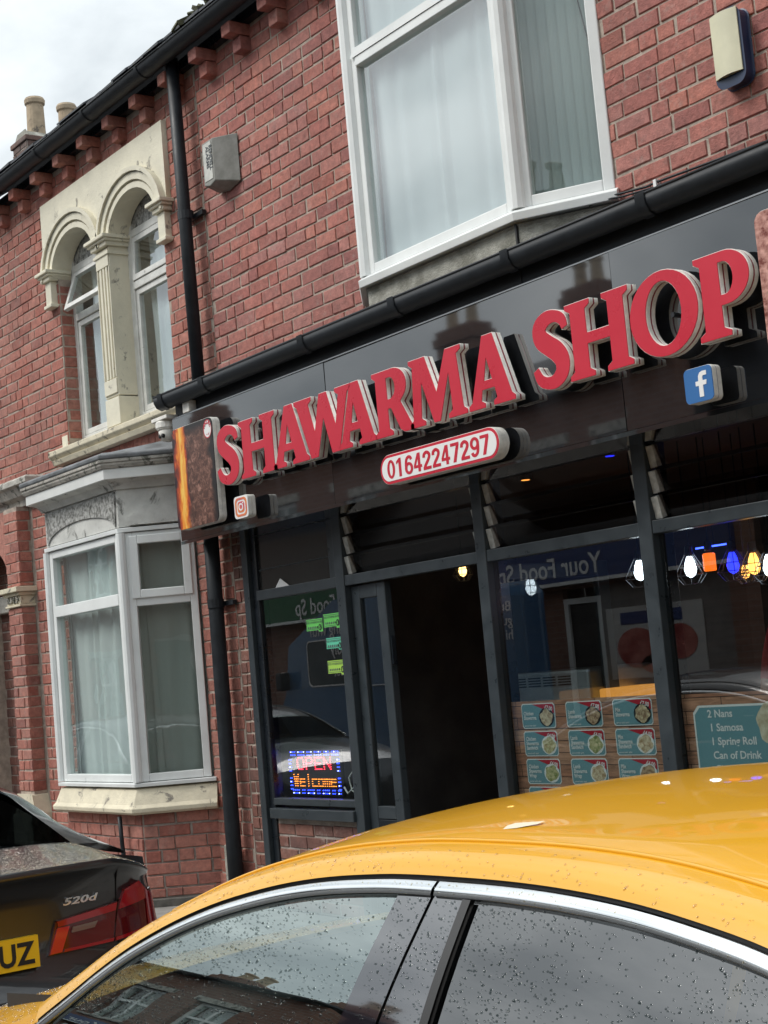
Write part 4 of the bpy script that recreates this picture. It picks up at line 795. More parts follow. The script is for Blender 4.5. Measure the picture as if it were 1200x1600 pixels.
FD = [food('rice_dish', (.45, .28, .14), (.78, .66, .45)), food('meat_dish', (.22, .10, .05), (.62, .45, .28)), food('mixed_dish', (.28, .14, .07), (.70, .58, .36)), food('wrap_dish', (.40, .32, .12), (.72, .66, .40)), food('salad_dish', (.20, .26, .06), (.62, .55, .30))]
def chamf(x0, x1, z0, z1, c=.012): return [(x0+c, z0), (x1-c, z0), (x1, z0+c), (x1, z1-c), (x1-c, z1), (x0+c, z1), (x0, z1-c), (x0, z0+c)]
MB1 = thing('menu_board', (-5.89, .05, .8), 'wood-print window poster with rows of small teal menu cards', 'menu')
q = MB(); q.box(-6.468, -5.312, .050, .054, .37, 1.285); q.obj('wood_print', wood_print('wood_print_a', -6.468, 1.15), MB1)
Y = .050
rows_ = [('£7.00', 'Shawarma', '', 0), ('£4.00', 'Shawarma', 'Sandwich', 3), ('£4.00', 'Shawarma', 'Wrap', 4), ('£4.00', '', '', 1)]
for ci, (x0, x1, nm) in enumerate(((-6.385, -6.118, 'Chicken'), (-6.032, -5.762, 'Lamb'), (-5.682, -5.408, 'Mix'))):
    for ri, (pr_, l2, l3, fi) in enumerate(rows_):
        z1 = 1.272 - ri*.1475; z0 = z1 - .134
        K = shape('menu_card', [chamf(x0, x1, z0, z1)], Y-.0016, .0012, MWH, MB1); shape('card_field', [chamf(x0+.005, x1-.005, z0+.005, z1-.005, .011)], Y-.0026, .0008, TEAL, K)
        shape('price_ribbon', [[(x0+.09, z1-.005), (x1-.018, z1-.005), (x1-.006, z1-.016), (x1-.006, z1-.056)]], Y-.0034, .0006, MRED, K)
        text('price', pr_, .030, x1-.048, z1-.037, Y-.0042, MWH, K, align='CENTER', bold=.0006, depth=.0002, rot=-.20, sx=.9)
        for k, s_ in enumerate(t_ for t_ in (nm, l2, l3) if t_): text('dish_name', s_, .0285, x0+.018, z0+.072-.024*k + (.012 if l3 else 0), Y-.0042, MWH, K, bold=.0006, depth=.0002, sx=.85)
        text('small_print', 'served with salad', .013, x0+.018, z0+.012, Y-.0042, MWH, K, depth=.0002)
        shape('dish_photo', [arc(x1-.068, z0+.058, .060, .050, 0, 345, 18)], Y-.0036, .0004, BLK if ri == 0 else MWH, K); shape('dish_food', [[(x1-.068 + (.050+.006*math.sin(5*a+ci+ri))*math.cos(a), z0+.058 + (.042+.006*math.cos(4*a+ri))*math.sin(a)) for a in [2*math.pi*k/22 for k in range(22)]]], Y-.0044, .0008, FD[(fi+ci) % 5], K)
MB2 = thing('menu_board', (-4.6, .05, .8), 'wood-print window poster with one large teal meal-deal panel', 'menu')
q = MB(); q.box(-5.208, -4.018, .050, .054, .37, 1.278); q.obj('wood_print', wood_print('wood_print_b', -5.208, 1.2), MB2)
K = shape('deal_panel', [chamf(-5.142, -4.10, .45, 1.222, .034)], Y-.0016, .0012, MWH, MB2); shape('panel_field', [chamf(-5.132, -4.11, .46, 1.212, .034)], Y-.0026, .0008, TEAL, K)
for k, (s_, x_) in enumerate((('2 Nans', -5.052), ('1 Samosa', -5.046), ('1 Spring Roll', -5.046), ('Can of Drink', -5.040), ('Chips', -5.036))): text('deal_line', s_, .050, x_, 1.165-.0645*k, Y-.0036, MWH, K, bold=.0009, depth=.0002, sx=1.08)
text('leader_dots', '. . . .', .030, -4.825, 1.165, Y-.0036, MWH, K, depth=.0002)
shape('nan_photo', [[(-4.62 + (.135+.008*math.sin(7*a))*math.cos(a), 1.13 + (.115+.008*math.cos(5*a))*math.sin(a)) for a in [2*math.pi*k/30 for k in range(30)]]], Y-.0040, .001, food('nan_bread', (.62, .50, .32), (.74, .66, .50), 25), K)
LEDS = thing('led_sign', (-8.55, .1, .74), 'blue and red LED open sign standing in the left shop window', 'sign')
q = MB(); q.box(-8.885, -8.262, .105, .13, .737, 1.045); q.obj('sign_case', BLK, LEDS, bev=.004)
LB = mat('led_blue', (.02, .05, 1.0), .4, emit=6.0); LR = mat('led_red', (1.0, .03, .06), .4, emit=4.0); LA = mat('led_amber', (1.0, .28, .03), .4, emit=2.6); LWh = mat('led_white', (.75, .8, 1.0), .4, emit=2.5)
def leds(name, pts, m, r=.0040):
    mb = MB()
    for x, z in pts: mb.lathe([(r*.9, 0), (r, .004), (r*.5, .007)], (x, .0975, z), 6, 'y')
    return mb.obj(name, m, LEDS, kind='stuff')
bl = [(-8.865+k*.0225, z) for k in range(27) for z in (1.028, 1.008) if (k*7) % 9 > 1] + [(-8.865+k*.0225, z) for k in range(27) for z in (.758, .778) if (k*5) % 8 > 1] + [(x, 1.0-.024*k) for k in range(10) for x in (-8.868, -8.852, -8.293, -8.277) if (k*3) % 5]
leds('blue_leds', bl, LB); leds('white_leds', bl[::6], LWh, .0045)
def strokes(ss, step):
    out = []
    for (a, b) in ss:
        n = max(1, int(math.dist(a, b)/step+.5)); out += [(a[0]+(b[0]-a[0])*k/n, a[1]+(b[1]-a[1])*k/n) for k in range(n+1)]
    return list({(round(x, 3), round(z, 3)) for x, z in out})
def word(specs, x, z, w, h, gap):
    out = []
    for sp__ in specs:
        out += [((x+a*w, z+b*h), (x+c*w, z+d*h)) for a, b, c, d in sp__]; x += w+gap
    return out
OPENS = [[(.2,0,.8,0),(.8,0,1,.2),(1,.2,1,.8),(1,.8,.8,1),(.8,1,.2,1),(.2,1,0,.8),(0,.8,0,.2),(0,.2,.2,0)], [(0,0,0,1),(0,1,.8,1),(.8,1,1,.75),(1,.75,.8,.5),(.8,.5,0,.5)], [(0,0,0,1),(0,1,1,1),(0,.5,.8,.5),(0,0,1,0)], [(0,0,0,1),(0,1,1,0),(1,0,1,1)]]
leds('red_leds', strokes(word(OPENS, -8.77, .915, .075, .075, .032), .0155), LR)
WELC = [[(0,1,.25,0),(.25,0,.5,.8),(.5,.8,.75,0),(.75,0,1,1)], [(0,.35,1,.35),(1,.35,1,.6),(1,.6,0,.6),(0,.6,0,0),(0,0,1,0)], [(.5,0,.5,1)], [(1,.6,0,.6),(0,.6,0,0),(0,0,1,0)], [(0,0,1,0),(1,0,1,.6),(1,.6,0,.6),(0,.6,0,0)], [(0,0,0,.6),(0,.6,1,.6),(.5,.6,.5,0),(1,.6,1,0)], [(0,.35,1,.35),(1,.35,1,.6),(1,.6,0,.6),(0,.6,0,0),(0,0,1,0)]]
leds('amber_leds', strokes(word(WELC, -8.825, .805, .052, .075, .022), .0155), LA, .0034)
q = MB(); q.tube([(-8.25, .11, .80), (-8.20, .10, .76), (-8.13, .10, .80), (-8.10, .11, .86), (-8.14, .11, .90), (-8.19, .11, .86), (-8.15, .10, .78), (-8.02, .10, .745)], .006, 6); q.obj('lead', WHT, LEDS, smooth=True)
SGR = [mat('sticker_green', (.12, .50, .10), .5), mat('sticker_lime', (.33, .56, .08), .5), mat('sticker_aqua', (.10, .50, .32), .5)]
for k, (x0, x1, z0, z1, mi, nm) in enumerate(((-8.395, -8.205, 1.80, 1.885, 0, 'green food hygiene sticker on the left window, left of the top pair'), (-8.190, -8.0, 1.81, 1.905, 0, 'green food hygiene sticker on the left window, right of the top pair'), (-8.18, -7.995, 1.672, 1.752, 2, 'pale aqua food hygiene sticker on the left window above the lime one'), (-8.185, -7.99, 1.515, 1.608, 1, 'lime food hygiene sticker lowest on the left window'))):
    S_ = shape('window_sticker', [[(x0, z0+.012), (x1-.05, z0+.012), (x1-.045, z0), (x1, z0), (x1, z1), (x0, z1)]], .018, .001, SGR[mi], None); tag(S_, nm, 'sticker', 'hygiene stickers on the left window')
    shape('sticker_frame', [[(x0+.004, z0+.018), (x1-.006, z0+.018), (x1-.006, z1-.006), (x0+.004, z1-.006)], [(x0+.007, z0+.021), (x1-.009, z0+.021), (x1-.009, z1-.009), (x0+.007, z1-.009)]], .0168, .0006, INK, S_)
    text('sticker_text', 'FOOD HYGIENE RATING', .019, (x0+x1)/2, z1-.028, .0168, INK, S_, align='CENTER', depth=.0002)
    for j in range(6): shape('rating_dot', [arc(x0+.026+.021*j, (z0+z1)/2-.012, .007, .008, 0, 330, 10)], .0168, .0005, INK if j < 5 else BLK, S_)
    shape('rating_disc', [arc(x1-.030, (z0+z1)/2-.014, .017, .021, 0, 345, 16)], .0164, .0007, BLK, S_); text('rating_figure', '5', .030, x1-.030, (z0+z1)/2-.025, .0155, SGR[mi], S_, align='CENTER', depth=.0002, bold=.001)
tag(shape('paper_corner', [[(-8.72, 2.128), (-8.55, 2.128), (-8.655, 2.185)]], .010, .002, WHITE, None), 'white paper triangle stuck above the left window bar', 'paper')
# ================================================================== INSIDE THE SHOP
def cage_lamp(x, y, z, glow, label, amber=False, s=1.0, solid=False):
    L = thing('pendant_lamp', (x, y, z), label, 'lamp', 'pendant lamps inside the shop')
    q = MB(); q.tube([(x, y, z+.10*s), (x, y, 2.62)], .004, 6); q.lathe([(.018, .06), (.022, .07), (.022, .11), (.010, .12)], (x, y, z-.02+.02*s), 10); q.obj('flex_and_cap', BLKP, L)
    if solid: q = MB(); q.lathe([(.030, -.048), (.034, -.042), (.034, .042), (.028, .048)], (x, y, z), 16); q.obj('shade', glow, L)
    else:
        q = MB(); q.lathe([(.004, -.06*s), (.026*s, -.045*s), (.034*s, -.015*s), (.026*s, .025*s), (.014*s, .055*s)], (x, y, z), 14); q.obj('bulb', glow, L, smooth=True)
        q = MB()
        for k in range(8):
            a = 2*math.pi*k/8; q.tube([(x+.02*math.cos(a), y+.02*math.sin(a), z+.075), (x+.062*s*math.cos(a), y+.062*s*math.sin(a), z+.0), (x+.085*s*math.cos(a), y+.085*s*math.sin(a), z-.045*s), (x+.045*s*math.cos(a), y+.045*s*math.sin(a), z-.095*s)], .0022, 4)
        for r_, zz in ((.085, -.045), (.062, 0), (.045, -.095)): q.tube([(x+r_*s*math.cos(2*math.pi*k/16), y+r_*s*math.sin(2*math.pi*k/16), z+zz*s) for k in range(17)], .0022, 4, caps=False)
        q.obj('wire_cage', mat('cage_wire', (.10, .10, .11), .4, metal=.6), L)
GW = mat('glow_white', (.85, .92, 1.0), .4, emit=6.0); GA = mat('glow_amber', (1.0, .42, .08), .4, emit=3.0); GB = mat('glow_blue', (.02, .03, 1.0), .4, emit=3.0); GO = mat('glow_orange', (1.0, .15, .01), .5, emit=1.3)
cage_lamp(-6.13, .8, 1.95, GW, 'white caged pendant lamp in front of the shop window post'); cage_lamp(-5.75, .8, 1.93, GW, 'white caged pendant lamp right of the shop window post'); cage_lamp(-5.61, .8, 1.94, GO, 'small orange cylinder pendant lamp inside the right window', solid=True)
cage_lamp(-5.45, .8, 1.92, GB, 'deep blue caged pendant lamp inside the right window'); cage_lamp(-5.50, .95, 1.875, GA, 'small amber pendant lamp below the blue one', s=.7); cage_lamp(-5.31, .8, 1.90, GA, 'amber caged pendant lamp near the right edge of the window'); cage_lamp(-5.21, .8, 1.88, GW, 'white caged pendant lamp at the right edge of the picture')
cage_lamp(-7.85, .92, 2.13, mat('glow_dim', (1.0, .62, .2), .4, emit=2.5), 'dim amber pendant lamp showing through the open doorway', s=.8)
SP = thing('led_strip', (-5.6, .85, 2.04), 'short blue glowing light bar hung above the orange lamp', 'lamp'); q = MB(); q.box(-5.74, -5.50, .845, .855, 2.022, 2.03); q.obj('strip', mat('strip_blue', (.04, .08, 1.0), .4, emit=5.0), SP)
q = MB(); q.tube([(-5.61, .85, 2.03), (-5.61, .85, 2.62)], .003, 5); q.obj('flex', BLKP, SP)
for k, (x, y, m_) in enumerate(((-6.02, .55, GB), (-5.02, .42, GB), (-4.93, .42, GB), (-4.80, .40, GA), (-6.9, .7, GA))):
    D_ = thing('spotlight', (x, y, 2.6), ('small blue ceiling spot over the middle window', 'left blue ceiling spot over the right window', 'right blue ceiling spot over the right window', 'amber ceiling spot over the right window', 'amber ceiling spot over the doorway')[k], 'lamp', 'ceiling spots'); q = MB(); q.lathe([(.035, -.02), (.04, -.02), (.04, .018), (.02, .02)], (x, y, 2.6), 14); q.obj('ring', SILV, D_); q = MB(); q.lathe([(.0, -.024), (.026, -.022), (.026, -.018)], (x, y, 2.6), 12); q.obj('emitter', m_, D_)
STEEL = mat('stainless_steel', (.70, .70, .70), .38, metal=.75, var=.1, scale=3)
OV = thing('steel_cabinet', (-7.0, .8, 0), 'stainless steel cabinet with vent slots behind the left menu board', 'cabinet')
q = MB(); q.box(-7.36, -6.63, .80, 1.35, .9, 1.425); q.obj('cabinet_body', STEEL, OV, bev=.02); q = MB(); q.box(-7.36, -6.63, .85, 1.35, 0, .895); q.obj('stand', STEEL, OV)
for k in range(4):
    for j in range(4): q = MB(); q.box(-7.30+k*.135, -7.19+k*.135, .796, .80, 1.335+j*.016, 1.343+j*.016); q.obj('vent_slot', BLK, OV)
HT = thing('hot_display', (-6.3, .8, 0), 'heated food display glowing orange behind the left menu board', 'display'); q = MB(); q.box(-6.62, -6.22, .82, 1.25, 0, 1.2); q.obj('display_base', STEEL, HT)
q = MB(); q.box(-6.60, -6.24, .84, 1.2, 1.202, 1.30); q.obj('warm_glass', mat('warm_glow', (.9, .36, .06), .4, emit=.55, col2=(.45, .14, .02), var=.1, scale=6), HT, bev=.01)
DK = thing('platform', (-5.0, .95, 0), 'low raised platform behind the right-hand window', 'platform'); q = MB(); q.box(-5.6, -3.5, .55, 1.5, 0.0, .08); q.obj('deck', INT, DK)
CT = thing('counter', (-5.2, 1.9, 0), 'dark counter across the back of the shop', 'counter'); q = MB(); q.box(-6.5, -3.5, 1.75, 2.3, 0, 1.0); q.obj('counter_front', INT, CT); q = MB(); q.box(-6.54, -3.46, 1.70, 2.34, 1.003, 1.05); q.obj('counter_top', STEEL, CT, bev=.005)
# person in red at the right edge, one continuous skinned body
PRS = thing('person', (-5.13, .95, .08), 'person in a red T-shirt standing inside the right-hand window', 'person')
PX = Matrix.Translation((-5.13, .95, .08)) @ Matrix.Rotation(.5, 4, 'Z') @ Matrix.Scale(1.04, 4)
jv = {'pel': (0,0,.95,.125), 'wai': (0,0,1.10,.12), 'che': (0,.01,1.30,.135), 'nek': (0,.01,1.46,.055), 'hd0': (0,-.01,1.55,.075), 'hd1': (0,-.02,1.64,.088), 'hd2': (0,-.01,1.72,.06)}
ed = [('pel','wai'),('wai','che'),('che','nek'),('nek','hd0'),('hd0','hd1'),('hd1','hd2')]
for sd, t in ((-1, 'l'), (1, 'r')):
    jv.update({'sh'+t: (sd*.165,.01,1.40,.065), 'el'+t: (sd*.235,.03,1.13,.042), 'wr'+t: (sd*.225,-.14,.93,.028), 'pa'+t: (sd*.215,-.22,.88,.030), 'hp'+t: (sd*.09,0,.90,.095), 'kn'+t: (sd*.10,-.02,.50,.062), 'an'+t: (sd*.10,.02,.09,.042), 'to'+t: (sd*.11,-.13,.035,.035)})
    ed += [('che','sh'+t),('sh'+t,'el'+t),('el'+t,'wr'+t),('wr'+t,'pa'+t),('pel','hp'+t),('hp'+t,'kn'+t),('kn'+t,'an'+t),('an'+t,'to'+t)]
    for k, (ox, ln) in enumerate(((-.028, .070), (-.010, .080), (.008, .076), (.025, .060))):
        jv['f%d%s' % (k, t)] = (sd*.215+ox, -.27, .855, .0095); jv['g%d%s' % (k, t)] = (sd*.215+ox, -.27-ln*.55, .855-ln*.6, .0085); ed += [('pa'+t, 'f%d%s' % (k, t)), ('f%d%s' % (k, t), 'g%d%s' % (k, t))]
    jv['th'+t] = (sd*.215-sd*.045, -.225, .855, .011); jv['ti'+t] = (sd*.215-sd*.055, -.262, .835, .009); ed += [('pa'+t, 'th'+t), ('th'+t, 'ti'+t)]
kk = list(jv); pm = bpy.data.meshes.new('body'); pm.from_pydata([jv[k][:3] for k in kk], [(kk.index(a), kk.index(b)) for a, b in ed], [])
SKIN = mat('skin', (.42, .22, .14), .55); SHRT = mat('red_cotton', (.50, .018, .028), .8, bump=.2, bscale=300); TRS = mat('dark_trousers', (.02, .02, .025), .85)
bo = bpy.data.objects.new('tmpbody', pm); COL.objects.link(bo); bo.modifiers.new('skin', 'SKIN'); sv = pm.skin_vertices[0].data
for i, k in enumerate(kk): sv[i].radius = (jv[k][3]*(1.35 if k in ('pel', 'wai', 'che') else 1), jv[k][3]); sv[i].use_root = (k == 'pel')
ss_ = bo.modifiers.new('sub', 'SUBSURF'); ss_.levels = 2; ss_.render_levels = 2
dg = bpy.context.evaluated_depsgraph_get(); bm_ = bpy.data.meshes.new_from_object(bo.evaluated_get(dg)); bpy.data.objects.remove(bo)
bm_.transform(PX); bm_.materials.clear()
bod = link_mesh('body', bm_, SHRT, PRS, smooth=True); bm_.materials.append(SKIN); bm_.materials.append(TRS)
for p in bm_.polygons:
    z = p.center.z/1.04; rad = math.hypot(p.center.x, p.center.y)/1.04; p.material_index = 2 if z < .93 and rad < .19 and z > .06 else (1 if z > 1.455 or (rad > .19 and z < 1.17) or z < .93 else 0)
q = MB(PX); q.lathe([(.085, 0), (.097, .03), (.09, .075), (.05, .105), (.01, .112)], (0, .0, 1.655), 16); q.obj('hair', mat('dark_hair', (.012, .010, .009), .6), PRS, smooth=True)
for sd in (-1, 1): q = MB(PX); q.lathe([(.002, -.006), (.011, -.004), (.012, .006)], (sd*.033, -.102, 1.635), 10, 'y'); q.obj('eye', BLK, PRS)
q = MB(PX); q.prism([(-.115, 1.59), (-.095, 1.645), (-.08, 1.59)], -.014, .014, 'x'); q.obj('nose', SKIN, PRS, bev=.006)
# ================================================================== NEIGHBOURING AND OPPOSITE BUILDINGS
def simple_house(x0, x1, y, face, h, label, wallm, cols, shop=None, door=None, roofm=SLATE, depth=8.0, chimney=None, group=None):
    """face -1: front looks to -y (our side); +1: front looks to +y (across the street)"""
    R = thing('terraced_house' if not shop else 'shop_building', ((x0+x1)/2, y, 0), label, 'house' if not shop else 'shop', group)
    f = face; holes = [(c-.5, c+.5, h-2.0, h-.75) for c in cols]
    if shop: holes += [(x0+.3, x1-.3, .02, 2.5)]
    else: holes += [(c-.6, c+.6, .85, 2.35) for c in cols if not door or abs(c-door) > 1.0]
    if door and not shop: holes += [(door-.5, door+.5, 0.02, 2.35)]
    ya, yb = (y, y+.3) if f < 0 else (y-.3, y)
    wallgrid(MB(), x0, x1, -.3, h, ya, yb, holes).obj('wall', wallm, R)
    yi = lambda d: y - f*d if f > 0 else y + d            # d metres behind the front
    def bx(mb, a, b, d0, d1, c, e): mb.box(a, b, min(yi(d0), yi(d1)), max(yi(d0), yi(d1)), c, e); return mb
    for (a, b, c, e) in holes:
        if shop and c < .1: continue
        isd = c < .1; t = MB(); bx(t, a, a+.07, .08, .16, c, e); bx(t, b-.07, b, .08, .16, c, e); bx(t, a+.07, b-.07, .08, .16, c, c+.07); bx(t, a+.07, b-.07, .08, .16, e-.07, e)
        if not isd: bx(t, a+.07, b-.07, .08, .16, (c+e)/2+.1, (c+e)/2+.16); bx(t, (a+b)/2-.03, (a+b)/2+.03, .085, .155, c+.07, e-.07)
        T = t.obj('door' if isd else 'window', UPVC if not isd else TIMB, R)
        g_ = bx(MB(), a+.07, b-.07, .11, .114, c+.07, e-.07).obj('door_panel' if isd else 'pane', mat('green_door', (.02, .06, .05), .4) if isd else G_UP, T)
        if not isd: bx(MB(), a, b, .26, .262, c, e).obj('curtain', NET if (a*7) % 3 > 1 else NETG, T); bx(MB(), a-.08, b+.08, -.06, .1, c-.10, c).obj('sill', STONE, T); bx(MB(), a-.12, b+.12, -.012, .1, e, e+.16).obj('lintel', STONE, T)
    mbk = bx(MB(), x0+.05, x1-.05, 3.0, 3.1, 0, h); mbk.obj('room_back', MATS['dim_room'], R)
    r = MB(); e0, e1 = yi(-.22), yi(depth); ym = yi(depth/2); rh = 2.6 if f < 0 else 1.75; r.prism([(e0, h-.02), (e0, h+.02), (ym, h+rh), (e1, h+.02), (e1, h-.02), (ym, h+rh-.1)], x0, x1, 'x'); RO = r.obj('roof', roofm, R)
    s_ = MB(); rows = []
    for k in range(9): t_ = math.pi + math.pi*k/8; rows.append([(x0, yi(-.17)+.06*math.cos(t_), h+.02+.06*math.sin(t_)), (x1, yi(-.17)+.06*math.cos(t_), h+.02+.06*math.sin(t_))])
    s_.grid(rows); s_.obj('gutter', BLKP, R, smooth=True)
    if chimney is not None:
        cx, cy, cw, zt, zb = chimney; c = MB(); c.box(cx-cw/2, cx+cw/2, cy-.28, cy+.28, zb, zt-.35); c.box(cx-cw/2-.05, cx+cw/2+.05, cy-.33, cy+.33, zt-.348, zt-.15); c.box(cx-cw/2-.0, cx+cw/2+.0, cy-.28, cy+.28, zt-.148, zt); CH = c.obj('chimney', MATS['far_brick_brown'], R, bev=.02)
        for k in range(max(2, int(cw/.5))):
            px_ = cx - cw/2 + .28 + k*(cw-.56)/max(1, int(cw/.5)-1); p = MB(); p.lathe([(.15, -.05), (.155, .0), (.125, .12), (.115, .38), (.145, .42), (.15, .47), (.12, .49), (.09, .49), (.09, .2)], (px_, cy, zt), 16); p.obj('chimney_pot', TERRA, CH, smooth=False)
    return R
N1 = simple_house(-19.4, HX0-.004, 0, -1, 6.02, 'red brick terraced house at the far left with a chimney stack and pots', FAR_B, (-18.0, -16.2), door=-15.1)
# chimney of the next house: brick stack with two clay pots and a small cowl
cs = MB(); cs.box(-18.80, -18.34, 2.75, 4.20, 7.3, 8.86); CHS = cs.obj('chimney', MORTD, N1); cbk = []
field(cbk, CHS, (-18.80, 2.75), (-18.34, 2.75), 7.7, 8.86, .09, .24, SOOTB, seed=81); field(cbk, CHS, (-18.34, 2.75), (-18.34, 4.20), 7.7, 8.86, .09, .24, SOOTB, seed=82)
emit_bricks(cbk, 120)
c = MB(); c.box(-18.85, -18.29, 2.70, 4.25, 8.60, 8.69); c.box(-18.83, -18.31, 2.72, 4.23, 8.862, 8.93); c.obj('oversailing_course', SOOTB, CHS, bev=.01)
c = MB(); c.prism([(-18.80, 8.932), (-18.34, 8.932), (-18.44, 9.03), (-18.70, 9.03)], 2.78, 4.18); c.obj('flaunching', CONC, CHS, bev=.02)
for y_, h_ in ((3.0, .54), (3.46, .52), (3.86, .30)):
    p = MB(); p.lathe([(.13, -.05), (.125, .0), (.115, h_-.10), (.135, h_-.08), (.140, h_-.03), (.125, h_), (.09, h_), (.09, .2)], (-18.57, y_, 9.0), 18); p.obj('chimney_pot', TERRA if h_ > .4 else LEAD, CHS)
N2 = simple_house(SX1+.004, 3.2, 0, -1, 6.02, 'red brick terraced house to the right of the shop', FAR_B, (-2.0, .4), door=2.2)
def opp_shop(x0, x1, label, signcol, txt, tx, ch):
    R = simple_house(x0, x1, -11, 1, 5.45, label, FAR_D, (x0+1.3, x0+3.1, x1-1.6), shop=True, chimney=ch)
    m_ = mat('fascia_'+txt.replace(' ', '_')+str(int(x0)), signcol, .4); q = MB(); q.box(x0+.1, x1-.1, -11.0, -10.86, 2.62, 3.14); S_ = q.obj('fascia', m_, R); q = MB(); q.box(x0+.1, x1-.1, -10.858, -10.83, 2.56, 2.615); q.obj('fascia_trim', UPVC, S_)
    text('fascia_lettering', txt, .44, -tx, 2.70, -10.852, WHITE, S_, flip=True, sx=.98, bold=.006); return R
OB = opp_shop(-20.6, -14.2, 'brick shop across the street with a blue fascia, seen only in reflections', (.018, .045, .16), 'Your Food Sp', -16.82, (-20.2, -15, 1.0, 8.3, 7.3))
OG = opp_shop(-27.6, -20.61, 'brick shop across the street with a green fascia, seen only in reflections', (.03, .13, .06), 'Your Food Sp', -23.0, (-24.0, -15, 1.2, 8.4, 7.3))
# shop front of the blue shop: door, poster window
q = MB(); bar_frame(q, -18.0, -17.15, .02, 2.35, .09, -11.18, -11.10); DO = q.obj('door', UPVC, OB); q = MB(); q.box(-17.91, -17.24, -11.15, -11.145, .1, 2.26); q.obj('door_panel', mat('dark_doorway', (.02, .02, .02), .5), DO)
q = MB(); q.box(-20.3, -18.0, -11.2, -11.1, .02, 2.5); q.obj('shop_wall', FAR_D, OB); q = MB(); q.box(-17.15, -14.5, -11.2, -11.1, .02, 2.5); q.obj('shop_wall', mat('grey_shutter', (.20, .19, .18), .7, var=.2), OB)
q = MB(); q.box(-17.05, -15.1, -11.098, -11.08, 1.05, 2.12); PO = q.obj('poster', mat('poster_white', (.62, .62, .60), .5), OB); q = MB(); q.box(-16.75, -15.5, -11.079, -11.07, 1.86, 2.04); q.obj('poster_title', mat('poster_blue', (.05, .07, .20), .5), PO)
MEAT = mat('poster_meat', (.42, .06, .05), .5, col2=(.60, .22, .18), scale=4, var=.2)
for (cx_, cz_, a_, b_) in ((-16.45, 1.50, .42, .30), (-15.6, 1.55, .36, .26), (-16.1, 1.25, .30, .14)): shape('meat_print', [arc(-cx_, cz_, a_, b_, 0, 345, 22)], -11.068, .004, MEAT, PO, flip=True)
q = MB(); q.box(-27.2, -20.8, -11.2, -11.1, .02, 2.5); q.obj('shop_wall', FAR_D, OG)
for k, (x0, x1, hh, cols, dr, lb) in enumerate(((-2.99, 4.0, 5.75, (-1.4, 1.6), .1, 'plain brick house across the street behind the camera'), (-34, -27.61, 5.75, (-32.5, -29.2), -30.9, 'plain brick house across the street beyond the green shop'), (4.01, 11, 5.6, (5.4, 8.8), 7.1, 'plain brick house across the street at the near end'), (-42, -34.01, 5.75, (-40, -36.4), -38.2, 'plain brick house across the street at the far end'))):
    simple_house(x0, x1, -11, 1, hh, lb, FAR_B if k % 2 else FAR_D, cols, door=dr, chimney=(x0+.4, -15, 1.0, 8.4, 7.2), group='houses across the street')
simple_house(-13.5, -6.5, -27, 1, 5.6, 'brick house set back across the street at the end of the side road', FAR_B, (-12, -8.2), door=-10.1)
simple_house(-6.49, .5, -27, 1, 5.6, 'second brick house set back across the street beside the side road', FAR_D, (-5, -1.2), door=-3.1)
# ================================================================== VEHICLES
TYRE = mat('tyre_rubber', (.012, .012, .013), .8); RIM = mat('alloy_rim', (.45, .45, .46), .3, metal=.9); CHROME = mat('satin_chrome', (.80, .82, .83), .16, metal=1.0, var=.02, scale=3)
PBLK = mat('piano_black', (.012, .010, .014), .05, coat=1.0, spec=1.0); PBLK.node_tree.nodes['Principled BSDF'].inputs['Coat IOR'].default_value = 2.2; RUB = mat('black_rubber', (.010, .010, .011), .5)
G_CF = glass_mat('car_glass_front', (.42, .50, .49), 4.6, gcol=(.90, 1.0, .97)); G_CR = glass_mat('car_glass_rear', (.12, .14, .15), 2.6); G_WS = glass_mat('windscreen_glass', (.66, .74, .72), 1.7)
HZ = [.2, .35, .6, .8, .95, 1.05, 1.15, 1.25, 1.32, 1.45, 1.6]; HW = [.86, .91, .93, .925, .90, .86, .81, .75, .70, .56, .40]
def itp(x, X, Y):
    if x <= X[0]: return Y[0]
    for i in range(len(X)-1):
        if x <= X[i+1]: return Y[i] + (Y[i+1]-Y[i])*(x-X[i])/(X[i+1]-X[i])
    return Y[-1]
def smooth_itp(x, X, Y):
    if x <= X[0]: return Y[0]
    if x >= X[-1]: return Y[-1]
    i = max(k for k in range(len(X)-1) if X[k] <= x); h = X[i+1]-X[i]; t = (x-X[i])/h
    d = lambda k: (Y[k+1]-Y[k-1])/(X[k+1]-X[k-1]) if 0 < k < len(X)-1 else (Y[1]-Y[0])/(X[1]-X[0]) if k == 0 else (Y[-1]-Y[-2])/(X[-1]-X[-2])
    return (2*t**3-3*t**2+1)*Y[i] + (t**3-2*t**2+t)*h*d(i) + (-2*t**3+3*t**2)*Y[i+1] + (t**3-t**2)*h*d(i+1)
hwz = lambda z: smooth_itp(z, HZ, HW)
TX = [-1.19, -1.065, -.964, -.867, -.771, -.677, -.583, -.49, -.40, -.31, -.223, -.136, -.053, .069, .245, .391, .526, .654, .768, .95, 1.15, 1.35, 1.50]
TZ = [.955, 1.022, 1.079, 1.129, 1.170, 1.204, 1.232, 1.254, 1.272, 1.286, 1.296, 1.303, 1.308, 1.311, 1.312, 1.308, 1.299, 1.284, 1.266, 1.225, 1.165, 1.085, 1.01]
ztop = lambda x: smooth_itp(x, TX, TZ)
ZB = lambda x: smooth_itp(x, [-2.35, -1.9, -1.25, 0, 1.2, 2.1], [.70, .83, .935, .945, .965, .985])
plan = lambda x: smooth_itp(x, [-2.35, -2.1, -1.7, -1.2, 1.5, 2.05], [.80, .92, .985, 1, 1, .985])
def rear_x(yn, dxv, xr): return xr + dxv - .05*yn*yn - .30*abs(yn)**8
def lipdrop(yn): return .085*max(0.0, (abs(yn)-.66)/.34)**1.3
